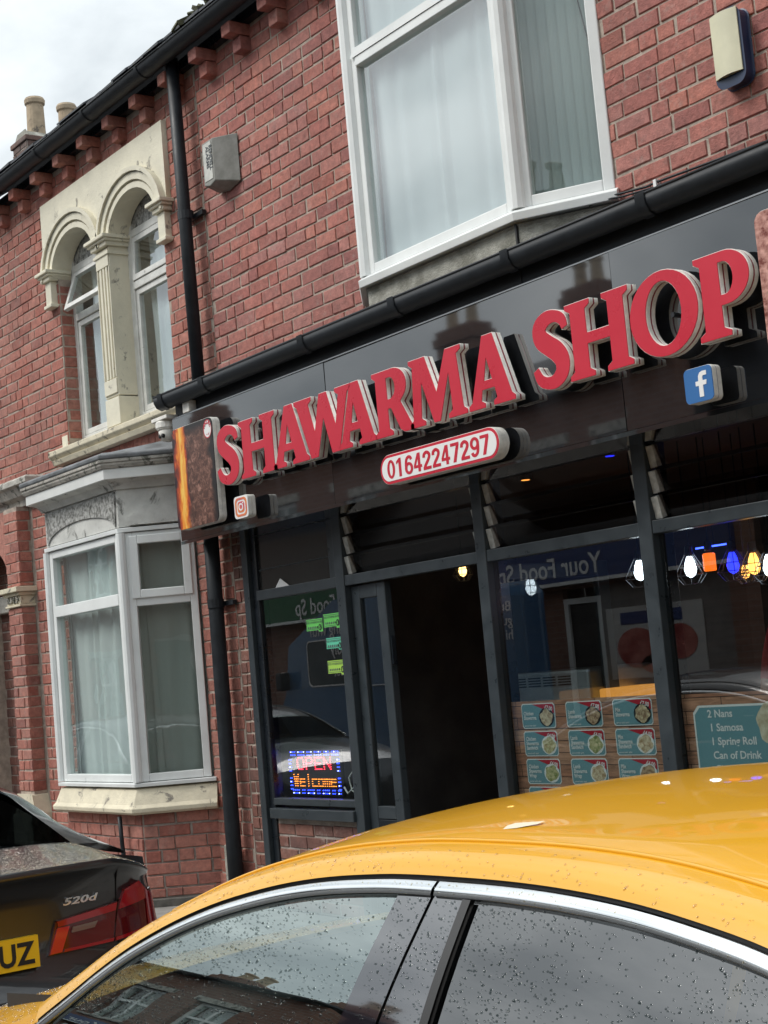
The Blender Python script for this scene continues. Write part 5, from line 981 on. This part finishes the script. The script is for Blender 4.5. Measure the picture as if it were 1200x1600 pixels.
REARP = [(-.06, .20), (.0, .30), (.035, .42), (.045, .56), (.03, .60), (-.02, .63), (-.03, .80), (-.028, .90), (-.015, .97), (.012, 1.005)]
def sedan(R, paint, front_glass, rear_glass, detail_side=(-1, 1), roof_up=0.0, xr=2.47):
    P = {}
    body = MB(); xs = [-2.3 + k*(2.05+2.3)/58 for k in range(59)]
    for s in (-1, 1):
        rows = []
        for j in range(13):
            t = j/12; rows.append([(x, s*hwz(.20 + (ZB(x)-.20)*t)*plan(x), .20 + (ZB(x)-.20)*t) for x in xs])
        body.grid(rows)
        rows = [[(x, s*hwz(ZB(x))*plan(x), ZB(x)) for x in xs if -1.3 < x < 1.75], [(x, s*(hwz(ZB(x))*plan(x)-.05), ZB(x)+.004) for x in xs if -1.3 < x < 1.75]]; body.grid(rows)
    ny = 24
    hood = [x for x in xs if x <= -1.2]; rows = []
    for x in hood: rows.append([(x, (k/ny*2-1)*hwz(ZB(x))*plan(x), ZB(x) + .075*(1-abs(k/ny*2-1)**2.4)*min(1, (x+2.35)/.4+.3) + .004) for k in range(ny+1)])
    body.grid(rows)
    x0 = -2.3; rows = []                                                             # nose
    for j in range(9):
        t = j/8; z = ZB(x0) - t*(ZB(x0)-.20)
        rows.append([(x0 - (.02 + .15*math.sin(math.pi*min(1, t*1.1+.05)))*(1-abs(k/ny*2-1)**4) , (k/ny*2-1)*hwz(z)*plan(x0), z + (.075*(1-abs(k/ny*2-1)**2.4)*.4+.004 if j == 0 else 0)) for k in range(ny+1)])
    body.grid(rows)
    rows = []                                                                        # rear
    for dxv, z in REARP: rows.append([(rear_x(k/ny*2-1, dxv, xr), (k/ny*2-1)*hwz(min(z, .99))*.985, z - lipdrop(k/ny*2-1)*max(0, (z-.80)/.2)) for k in range(ny+1)])
    body.grid(rows)
    xe = 2.05
    for s in (-1, 1): body.grid([[(xe, s*hwz(.20+(ZB(xe)-.20)*t/12)*.985, .20+(ZB(xe)-.20)*t/12) for t in range(13)], [(rear_x(1, itp(.20+(ZB(xe)-.20)*t/12, [p[1] for p in REARP], [p[0] for p in REARP]), xr), s*hwz(.20+(ZB(xe)-.20)*t/12)*.985, .20+(ZB(xe)-.20)*t/12) for t in range(13)]])
    rows = []                                                                        # boot lid
    for j in range(9):
        t = j/8; row = []
        for k in range(ny+1):
            yn = k/ny*2-1; xb = 1.98 - .12*abs(yn)**3 - .25*max(0, abs(yn)-.72)/.28; xe_ = rear_x(yn, .012, xr); x = xb + (xe_-xb)*t
            zc = itp(t, [0, .6, .85, 1], [1.085, 1.052, 1.042, 1.040]); ze = 1.005 - .012*(1-t); row.append((x, yn*hwz(.985)*.985, ze + (zc-ze)*(1-abs(yn)**5) - lipdrop(yn)*t))
        rows.append(row)
    body.grid(rows); lipr = [(rows[-1][k], (rear_x(k/ny*2-1, .012, xr), (k/ny*2-1)*hwz(.99)*.985, 1.005-lipdrop(k/ny*2-1)*1.025)) for k in range(ny+1)]
    body.grid([[a for a, b in lipr], [(a[0]+.012, a[1], (a[2]+b[2])/2) for a, b in lipr], [b for a, b in lipr]])
    P['body'] = body.obj('body', paint, R, smooth=True)
    fl = MB(); fl.box(-1.9, 2.2, -.84, .84, .16, .24); fl.obj('underbody', RUB, R)
    # upper shell: cantrail band, roof, pillars
    band = MB(); st = [-1.19 + k*(1.0+1.19)/60 for k in range(61)]
    def K(x, lev, s):
        z = ztop(x); y = hwz(z); a = min(1.0, max(.0, (x+1.3)/.55)); g_ = .62 + .38*a
        dy, dz = ((0, .006), (-.010, .020), (-.030*g_, .036), (-.062*g_, .044), (-.092*g_, .050))[lev]; return (x + (-.01*lev*(1-a)), s*(y+dy), z+dz)
    for s in (-1, 1):
        band = MB(); band.grid([[K(x, l, s) for x in st] for l in range(5)]); band.obj('roof_rail', paint, R, smooth=True)
        ml = MB(); ml.tube([(p[0], p[1]+s*.004, p[2]+.0005) for p in (K(x, 4, s) for x in st if x > -.86)], .0042, 8); ml.obj('roof_moulding', paint, R, smooth=True)
    rf = MB(); rows = []; xs2 = [-.82 + k*(1.0+.82)/40 for k in range(41)]
    cap = lambda x: itp(x, [-.85, -.4, .3, .8, 1.1], [.045, .049, .041, .064, .105]) + roof_up
    for x in xs2:
        k0 = K(x, 4, 1); row = []
        for k in range(33):
            yn = k/16-1; e = .006 if abs(yn) > .975 else 0
            fwd = -.16*(1-yn*yn)*max(0, 1-(x+.82)/.5); row.append((k0[0]+fwd, yn*(k0[1]-.002), k0[2]-e + cap(x)*(1-abs(yn)**2.3) - (.012*max(0, (1-(x+.82)/.12)) )))
        rows.append(row)
    rf.grid(rows); P['roof'] = rf.obj('roof', paint, R, smooth=True)
    ws = MB(); rows = []                                                             # windscreen
    for j in range(11):
        x = -1.16 + j*(-.82+1.16)/10; k0 = K(x, 4, 1); row = []
        for k in range(25):
            yn = k/12-1; t = j/10; f_ = -(.16 + .46*(1-t))*(1-abs(yn)**2.2); row.append((k0[0]+f_, yn*k0[1], k0[2] + (.055*t - .0*(1-t))*(1-yn*yn) - .004))
        rows.append(row)
    ws.grid(rows); P['windscreen'] = ws.obj('windscreen', G_WS, R, smooth=True)
    # rear pillars and rear glass
    out_ = [(1.0, ztop(1.0)), (1.2, ztop(1.2)), (1.38, ztop(1.38)), (1.52, 1.0), (1.78, .99), (1.98, .99)]; inn = [(1.0, K(1.0, 4, 1)[1], K(1.0, 4, 1)[2]), (1.18, .615, 1.285+roof_up*.3), (1.36, .615, 1.245+roof_up*.3), (1.55, .625, 1.19), (1.76, .64, 1.12), (1.93, .66, 1.055)]
    for s in (-1, 1):
        rows = []; cp_ = MB()
        for (xo, zo), (xi, yi_, zi) in zip(out_, inn):
            yo_ = hwz(zo) if zo > .995 else hwz(.985)*.985; rows.append([(xo+(xi-xo)*t, s*(yo_+(yi_-yo_)*t + .03*math.sin(math.pi*t)*.6), zo+(zi-zo)*t + .02*math.sin(math.pi*t)) for t in (0, .2, .4, .6, .8, 1)])
        cp_.grid(rows); cp_.obj('rear_pillar', paint, R, smooth=True)
    rg = MB(); rows = []
    kx = rows
    rear_c = [(1.0, ztop(1.0)+.05+cap(1.0)), (1.22, 1.375+roof_up), (1.42, 1.32+roof_up*.8), (1.62, 1.245+roof_up*.4), (1.82, 1.165), (2.0, 1.085)]
    for (xi, yi_, zi), (xc_, zc_) in zip(inn, rear_c):
        rows.append([(xi + (xc_-xi)*(1-abs(k/12-1)**2), (k/12-1)*yi_, zi + (zc_-zi)*(1-abs(k/12-1)**2.4)) for k in range(25)])
    rg.grid(rows[:]); P['rear_window'] = rg.obj('rear_window', rear_glass, R, smooth=True)
    # side glass, trims
    for s in detail_side:
        sg = lambda x, z, o=0.0: (x, s*(hwz(z)+o), z)
        zt2 = lambda x: ztop(x) - .0235
        def patch(xa, xb, o, lo=None, n=24, top=None):
            rows = []
            for j in range(9):
                row = []
                for k in range(n+1):
                    t = k/n; x_ = None; zt_ = None
                    f = j/8; xl = xa(1) + (xa(0)-xa(1))*f; xr_ = xb(1) + (xb(0)-xb(1))*f; x_ = xl + (xr_-xl)*t; zl = ZB(x_)+.006; zt_ = max(zl+.001, (top or zt2)(x_)); z = zl + (zt_-zl)*f; row.append(sg(x_, z, o))
                rows.append(row)
            m_ = MB(); m_.grid(rows); return m_
        cst = lambda v: (lambda t: v)
        pL = lambda t: -.025 - .075*t; gp = lambda t: .068 - .062*t; pR = lambda t: .150 - .010*t; rb = lambda t: .170 - .010*t    # t 0 at top, 1 at belt
        P['front_glass'] = patch(cst(-1.17), pL, -.006, n=40).obj('side_window', front_glass, R, smooth=True)
        P['rear_glass'] = patch(rb, cst(1.48), -.006, n=40).obj('side_window', rear_glass, R, smooth=True)
        patch(pL, lambda t: gp(t)-.004, .0).obj('pillar_trim', PBLK, R, smooth=True); patch(lambda t: gp(t)+.004, pR, .0).obj('pillar_trim', PBLK, R, smooth=True)
        patch(lambda t: pL(t)-.004, lambda t: rb(t)+.004, -.014, n=6, top=lambda x: ztop(x)-.004).obj('pillar_core', RUB, R)
        patch(pR, rb, .005, n=4).obj('window_seal', RUB, R, smooth=True); patch(lambda t: gp(t)-.005, lambda t: gp(t)+.005, -.010, n=2).obj('door_gap', RUB, R)
        for xa_, xb_ in ((-1.185, .066), (.074, 1.50)):
            xs3 = [xa_ + (xb_-xa_)*k/50 for k in range(51)]; c_ = MB(); c_.grid([[sg(x, ztop(x)-.0015, -.004) for x in xs3], [sg(x, ztop(x)-.002, .005) for x in xs3], [sg(x, ztop(x)-.012, .0085) for x in xs3], [sg(x, ztop(x)-.0225, .0055) for x in xs3], [sg(x, ztop(x)-.0240, -.004) for x in xs3]]); c_.obj('chrome_strip', CHROME, R, smooth=True)
        xs3 = [-1.19 + 2.7*k/70 for k in range(71)]; b_ = MB(); b_.grid([[(x, s*(hwz(ztop(x))-.008), ztop(x)+.012) for x in xs3], [(x, s*(hwz(ztop(x))-.006), ztop(x)-.004) for x in xs3], [(x, s*(hwz(ztop(x)-.03)-.010), ztop(x)-.030) for x in xs3]]); b_.obj('door_seal', RUB, R, smooth=True)
        xs4 = [-1.2 + 2.75*k/50 for k in range(51)]; w_ = MB(); w_.grid([[(x, s*(hwz(ZB(x))*plan(x)+.002), ZB(x)+o_) for x in xs4] for o_ in (.0, .010, .018)]); w_.obj('waist_strip', CHROME, R, smooth=True)
    # wheels
    for x in (-1.52, 1.45):
        for s in (-1, 1):
            w_ = MB(); w_.lathe([(.22, -.11), (.33, -.105), (.345, -.06), (.345, .06), (.33, .105), (.22, .11)], (x, s*.80, .345), 28, 'y'); WH = w_.obj('wheel', TYRE, R, smooth=True)
            r_ = MB(); r_.lathe([(.03, s*.08), (.06, s*.115), (.20, s*.105), (.225, s*.118), (.225, s*.05)], (x, s*.80, .345), 20, 'y'); r_.obj('rim', RIM, WH)
            a_ = MB(); a_.lathe([(.30, -.002), (.385, -.002), (.385, .002), (.30, .002)], (x, s*(.918), .365), 28, 'y'); a_.obj('arch_lining', RUB, R)
    # cabin
    CB1 = mat('cabin_black', (.018, .018, .019), .7); SEAT = mat('seat_leather', (.030, .029, .028), .5, bump=.1)
    f_ = MB(); f_.box(-1.2, 1.7, -.78, .78, .25, .40); f_.obj('cabin_floor', CB1, R); d_ = MB(); d_.prism([(-1.72, .80), (-1.72, .92), (-1.25, .965), (-.98, .93), (-.93, .78), (-1.1, .70)], -.76, .76, 'y'); 
    d_ = MB(); d_.prism([(-1.70, .70), (-1.70, .915), (-1.30, .955), (-1.02, .93), (-.95, .80), (-1.1, .70)], -.75, .75, 'y'); d_.obj('dashboard', CB1, R, bev=.02)
    for x in (-.35, .62):
        for y in (-.37, .37):
            s_ = MB(); s_.box(x-.28, x+.22, y-.25, y+.25, .42, .56); s_.prism([(x+.12, .52), (x+.26, .52), (x+.46, 1.06), (x+.36, 1.08)], y-.24, y+.24); S1 = s_.obj('seat', SEAT, R, bev=.03); h_ = MB(); h_.prism([(x+.37, 1.09), (x+.46, 1.09), (x+.50, 1.24), (x+.42, 1.25)], y-.12, y+.12); h_.obj('headrest', SEAT, S1, bev=.02)
    sw_ = MB(); sw_.tube([(-.80+.06*math.sin(a), .37+.185*math.cos(a), .86+.17*math.sin(a)) for a in [2*math.pi*k/24 for k in range(25)]], .014, 8, caps=False); sw_.obj('steering_wheel', CB1, R, smooth=True)
    return P
YEL = mat('yellow_car_paint', (.66, .325, .0010), .34, coat=0.65, spec=.4); GRYC = mat('dark_grey_car_paint', (.016, .018, .021), .30, metal=.25, coat=1.0); SILC = mat('silver_car_paint', (.085, .10, .115), .3, metal=.6, coat=1.0)
YC = thing('yellow_car', (0, 0, 0), 'yellow saloon car with chrome window trim and raindrops in the foreground', 'car', 'cars parked along the kerb')
YP = sedan(YC, YEL, G_CF, G_CR)
# raindrops on the yellow car
def drop_mesh(pts, name, m, parent):
    mb = MB(); rr = random.Random(len(pts))
    for p, n, r in pts:
        n = Vector(n).normalized(); a = n.cross(Vector((0.3, .1, .9))).normalized(); b = n.cross(a); p = Vector(p); e = rr.uniform(.8, 1.6); ph = rr.uniform(0, 6.3); h = r*rr.uniform(.5, .8); vs = []
        for rad, hh in ((1.0, -.1), (.85, .45), (.45, .85)):
            for k in range(7): t = ph + 2*math.pi*k/7; vs.append(p + a*(r*rad*math.cos(t)*(1+.15*math.sin(3*t+ph))) + b*(r*rad*e*math.sin(t)) + n*h*hh)
        vs.append(p + n*h); fs = []
        for i in range(2):
            for k in range(7): fs.append((i*7+k, i*7+(k+1) % 7, (i+1)*7+(k+1) % 7, (i+1)*7+k))
        fs += [(14+k, 14+(k+1) % 7, 21) for k in range(7)]; mb.add(vs, fs)
    return mb.obj(name, m, parent, smooth=True, kind='stuff')
WATER = bpy.data.materials.new('rain_water'); WATER.use_nodes = True; _b = WATER.node_tree.nodes['Principled BSDF']; _b.inputs['Transmission Weight'].default_value = 1.0; _b.inputs['IOR'].default_value = 1.33; _b.inputs['Roughness'].default_value = 0.0; _b.inputs['Base Color'].default_value = (.9, .93, .95, 1)
rr = random.Random(21); dr = []
def side_n(z): d = (hwz(z+.01)-hwz(z-.01))/.02; return (0, -1, -d)
def drop_r(lo=.0007, hi=.0021): return lo + (hi-lo)*rr.random()**2.2
for _ in range(8200):
    x = rr.uniform(-1.15, .85); zl, zh = ZB(x)+.06, ztop(x)-.028
    if zh <= zl: continue
    z = rr.uniform(max(zl, 1.0), zh) if zh > 1.0 else rr.uniform(zl, zh)
    if .15 < x < .18: continue
    if rr.random() > (.45 + .55*math.sin(9*x+3)*math.sin(14*z) + .35): continue
    o = .001 if -.03 < x < .15 else -.005
    dr.append(((x, -(hwz(z)+o), z), side_n(z), drop_r()))
BEAD = glass_mat('rain_bead', (.46, .50, .50), 1.36)  # clear water tinted grey: paints in the dark cabin each drop would refract
drop_mesh(dr, 'raindrops_on_glass', BEAD, YC)
dr = []
for _ in range(420):
    x = rr.uniform(-1.12, .95); o = rr.uniform(-.018, -.004); z = ztop(x)+o; dr.append(((x, -(hwz(z)+.007), z), side_n(z), drop_r(.0007, .0018)))
for _ in range(900):
    x = rr.uniform(-1.15, .9); l = rr.uniform(.3, 3.0); a = min(1.0, max(0, (x+1.3)/.55)); g_ = .62+.38*a; i = int(l); t = l-i
    L4 = ((0, .006), (-.010, .020), (-.030*g_, .036), (-.062*g_, .044), (-.092*g_, .050)); dy = L4[i][0]+(L4[i+1][0]-L4[i][0])*t; dz = L4[i][1]+(L4[i+1][1]-L4[i][1])*t; z = ztop(x)
    if rr.random() < (.35 if x > -.1 else .9): dr.append(((x-.01*l*(1-a), -(hwz(z)+dy), z+dz), (0, -(L4[i+1][1]-L4[i][1]), -(L4[i+1][0]-L4[i][0])), drop_r(.0010, .0028)))
for _ in range(2600):
    x = rr.uniform(-2.0, -1.25); yn = rr.uniform(-.98, .2); dr.append(((x, yn*hwz(ZB(x))*plan(x), ZB(x)+.075*(1-abs(yn)**2.4)*min(1, (x+2.35)/.4+.3)+.004), (0, yn*.1, 1), drop_r(.0012, .004)))
FILM = glass_mat('water_bead', (.84, .80, .70), 1.55)
drop_mesh(dr, 'raindrops_on_paint', FILM, YC)
q = MB(); q.add([(.048, -.550, 1.370), (.075, -.545, 1.372), (.108, -.524, 1.377), (.110, -.508, 1.380), (.085, -.515, 1.379), (.050, -.522, 1.377), (.042, -.535, 1.374)], [tuple(range(7))]); q.v = [(a, b, c_+.0005) for a, b, c_ in q.v]; q.obj('bird_dropping', mat('chalk_smear', (.62, .55, .42), .8), YC)
YC.location = (-2.1, -3.2, -.13)
# ---- dark grey saloon in front of it
BM = thing('grey_car', (0, 0, 0), 'dark grey saloon car with red tail lamp and yellow rear plate, parked nose-out', 'car', 'cars parked along the kerb'); BM['label'] = 'dark grey saloon car seen from behind with red tail lamp and yellow plate'
sedan(BM, GRYC, G_CR, G_CR, roof_up=.035)
XR = 2.47; rz = lambda z: itp(z, [p[1] for p in REARP], [p[0] for p in REARP])
def rsurf(y, z, o=.0): yn = y/(hwz(min(z, .99))*.985); return (rear_x(max(-1, min(1, yn)), rz(z), XR) + o, y, z)
def rear_patch(name, poly, o, m, parent, n=14, th=None):     # quad (bl, br, tr, tl) in (y, z) laid on the rear surface with real thickness
    (a, b, c, d) = poly; rows = []
    for j in range(n+1):
        t = j/n; rows.append([rsurf((a[0]+(b[0]-a[0])*k/n)*(1-t) + (d[0]+(c[0]-d[0])*k/n)*t, (a[1]+(b[1]-a[1])*k/n)*(1-t) + (d[1]+(c[1]-d[1])*k/n)*t, o) for k in range(n+1)])
    mb = MB(); mb.grid(rows); e = [rows[0], [r[-1] for r in rows], rows[-1][::-1], [r[0] for r in rows][::-1]]
    ring = [p for s_ in e for p in s_]; mb.grid([ring, [(p[0]-o-.02, p[1], p[2]) for p in ring]]); return mb.obj(name, m, parent, smooth=True)
LENS = mat('red_lens', (.30, .004, .010), .10, coat=1.0, spec=.6); LEND = mat('red_lens_dark', (.085, .002, .005), .10, coat=1.0); LENB = mat('red_lens_bright', (.50, .012, .02), .15, coat=1.0)
for s in (1, -1):
    LP = rear_patch('tail_lamp', [(s*.300, .718), (s*.572, .722), (s*.603, .866), (s*.340, .836)], .012, LEND, BM); rear_patch('lamp_band', [(s*.345, .815), (s*.592, .836), (s*.602, .864), (s*.342, .835)], .018, LENS, LP); rear_patch('lamp_band', [(s*.304, .722), (s*.352, .724), (s*.392, .812), (s*.342, .812)], .018, LENB, LP); rear_patch('reverse_lamp', [(s*.398, .786), (s*.495, .790), (s*.510, .812), (s*.404, .806)], .0185, mat('smoked_lens', (.16, .10, .08), .2, coat=1.0), LP); rear_patch('lamp_band', [(s*.36, .722), (s*.570, .725), (s*.575, .736), (s*.365, .732)], .0185, LENS, LP)
    LQ = rear_patch('tail_lamp', [(s*.578, .722), (s*.86, .742), (s*.82, .880), (s*.612, .872)], .014, LEND, BM); rear_patch('lamp_band', [(s*.606, .838), (s*.80, .855), (s*.722, .925), (s*.640, .905)], .020, LENS, LQ); rear_patch('lamp_band', [(s*.760, .745), (s*.85, .750), (s*.815, .870), (s*.760, .868)], .0195, LENS, LQ); rear_patch('lamp_band', [(s*.582, .725), (s*.85, .744), (s*.85, .756), (s*.584, .737)], .0198, LENS, LQ)
NP = rear_patch('number_plate', [(-.26, .690), (.26, .690), (.26, .803), (-.26, .803)], .022, mat('plate_yellow', (.78, .48, .01), .4), BM, n=8)
def rear_text(name, s_, size, y, z, o, m, parent, **kw):
    Mx = Matrix(((0, 1, 0, 0), (1, 0, 0, 0), (0, 0, 1, 0), (0, 0, 0, 1))); ob = text(name, s_, size, 0, 0, 0, m, parent, **kw)
    me = ob.data; off = ROOT[parent.name] if parent.name in ROOT else Vector()
    for v in me.vertices:
        yy, zz, dd = y + v.co.x, z + v.co.z, -v.co.y; p = rsurf(yy, zz, o+dd); v.co = Vector(p)
    return ob
rear_text('plate_letters', 'UZ', .108, .102, .709, .0235, BLK, NP, bold=.0030, sx=.92, depth=.0008, space=1.05)
rear_text('model_badge', '520d', .036, .372, .888, .004, mat('badge_chrome', (.75, .76, .78), .2, metal=.9), BM, bold=.0010, sx=1.95, depth=.003, shear=.22)
q = rear_patch('bumper_seam', [(-.86, .588), (.86, .588), (.86, .594), (-.86, .594)], .003, RUB, BM, n=20); rear_patch('boot_seam', [(-.607, .63), (-.603, .63), (-.607, .99), (-.611, .99)], .003, RUB, BM, n=8); rear_patch('boot_seam', [(.603, .63), (.607, .63), (.611, .99), (.607, .99)], .003, RUB, BM, n=8)
rr = random.Random(5); dr = []
for _ in range(12000):
    t = rr.random()**.8; yn = rr.uniform(-.95, .95); xb = 1.98 - .12*abs(yn)**3 - .25*max(0, abs(yn)-.72)/.28; x = xb + (rear_x(yn, .012, XR)-xb)*t; zc = itp(t, [0, .6, .85, 1], [1.085, 1.052, 1.042, 1.040]); ze = 1.005-.012*(1-t)
    dr.append(((x, yn*hwz(.985)*.985, ze + (zc-ze)*(1-abs(yn)**5) - lipdrop(yn)*t), (0, yn*.2, 1), drop_r(.0020, .0046)))
drop_mesh(dr, 'raindrops_on_boot', FILM, BM)
BM.location = (-7.93, -3.43, -.13)
SV = thing('blue_grey_car', (0, 0, 0), 'blue-grey saloon car parked beyond the dark grey one, seen only in reflections', 'car', 'cars parked along the kerb'); sedan(SV, SILC, G_CR, G_CR); SV.location = (-15.45, -3.3, -.13); SV.rotation_euler = (0, 0, math.pi)
# ---- blue van across the street
VN = thing('blue_van', (-18.5, -8.35, -.13), 'blue panel van with white lettering parked across the street', 'van')
VB = mat('van_blue', (.045, .13, .26), .3, coat=1.0); VG = mat('van_glass', (.04, .06, .07), .05)
prof = [(-20.65, .25), (-20.68, .95), (-20.48, 1.22), (-20.30, 1.95), (-19.0, 2.55), (-16.65, 2.56), (-16.52, 2.4), (-16.50, .25)]
q = MB(); q.prism([(a, b-.0) for a, b in prof], -9.30, -7.40); q.obj('body', VB, VN, bev=.06)
shape('side_window', [rrect(18.80, 19.80, 1.36, 2.02, .08)], -7.392, .01, VG, VN, flip=True)
shape('window_trim', [rrect(18.78, 19.82, 1.34, 2.04, .09), rrect(18.80, 19.80, 1.36, 2.02, .08)], -7.385, .012, WHITE, VN, flip=True)
q = MB(); q.add([(-20.47, -7.6, 1.30), (-20.47, -9.1, 1.30), (-20.33, -9.1, 1.90), (-20.33, -7.6, 1.90), (-20.44, -7.6, 1.30), (-20.44, -9.1, 1.30), (-20.30, -9.1, 1.90), (-20.30, -7.6, 1.90)], [(0,1,2,3), (4,7,6,5), (0,4,5,1), (2,6,7,3), (1,5,6,2), (3,7,4,0)]); q.obj('windscreen', VG, VN)
for x in (-19.7, -17.3): q = MB(); q.lathe([(.2, -.1), (.34, -.1), (.34, .1), (.2, .1)], (x, -7.48, .22), 24, 'y'); WH = q.obj('wheel', TYRE, VN); q = MB(); q.lathe([(.02, .10), (.2, .104), (.2, .06)], (x, -7.48, .22), 16, 'y'); q.obj('rim', RIM, WH)
for x in (-19.7, -17.3): q = MB(); q.lathe([(.2, -.1), (.34, -.1), (.34, .1), (.2, .1)], (x, -9.22, .22), 24, 'y'); q.obj('wheel', TYRE, VN)
for z, s_ in ((2.10, 'king with'), (1.80, 'ndly'), (1.48, 'res.')): text('van_lettering', s_, .26, 18.72, z, -7.380, WHITE, VN, flip=True, bold=.003)
VR = Matrix.Translation((-16.495, -8.35, 0)) @ Matrix.Rotation(math.pi/2, 4, 'Z')
for z, s_ in ((2.18, 'Bur'), (1.98, 'gui'), (1.78, 'hin')): text('van_lettering', s_, .2, -.35, z, 0, WHITE, VN, M=VR, bold=.003)
q = MB(); q.tube([(-18.6, -7.385, 1.30), (-16.7, -7.385, 1.30)], .010, 6); q.obj('side_moulding', WHITE, VN); q = MB(); q.box(-20.5, -20.35, -7.38, -7.2, 1.32, 1.6); q.obj('wing_mirror', BLKP, VN, bev=.03)
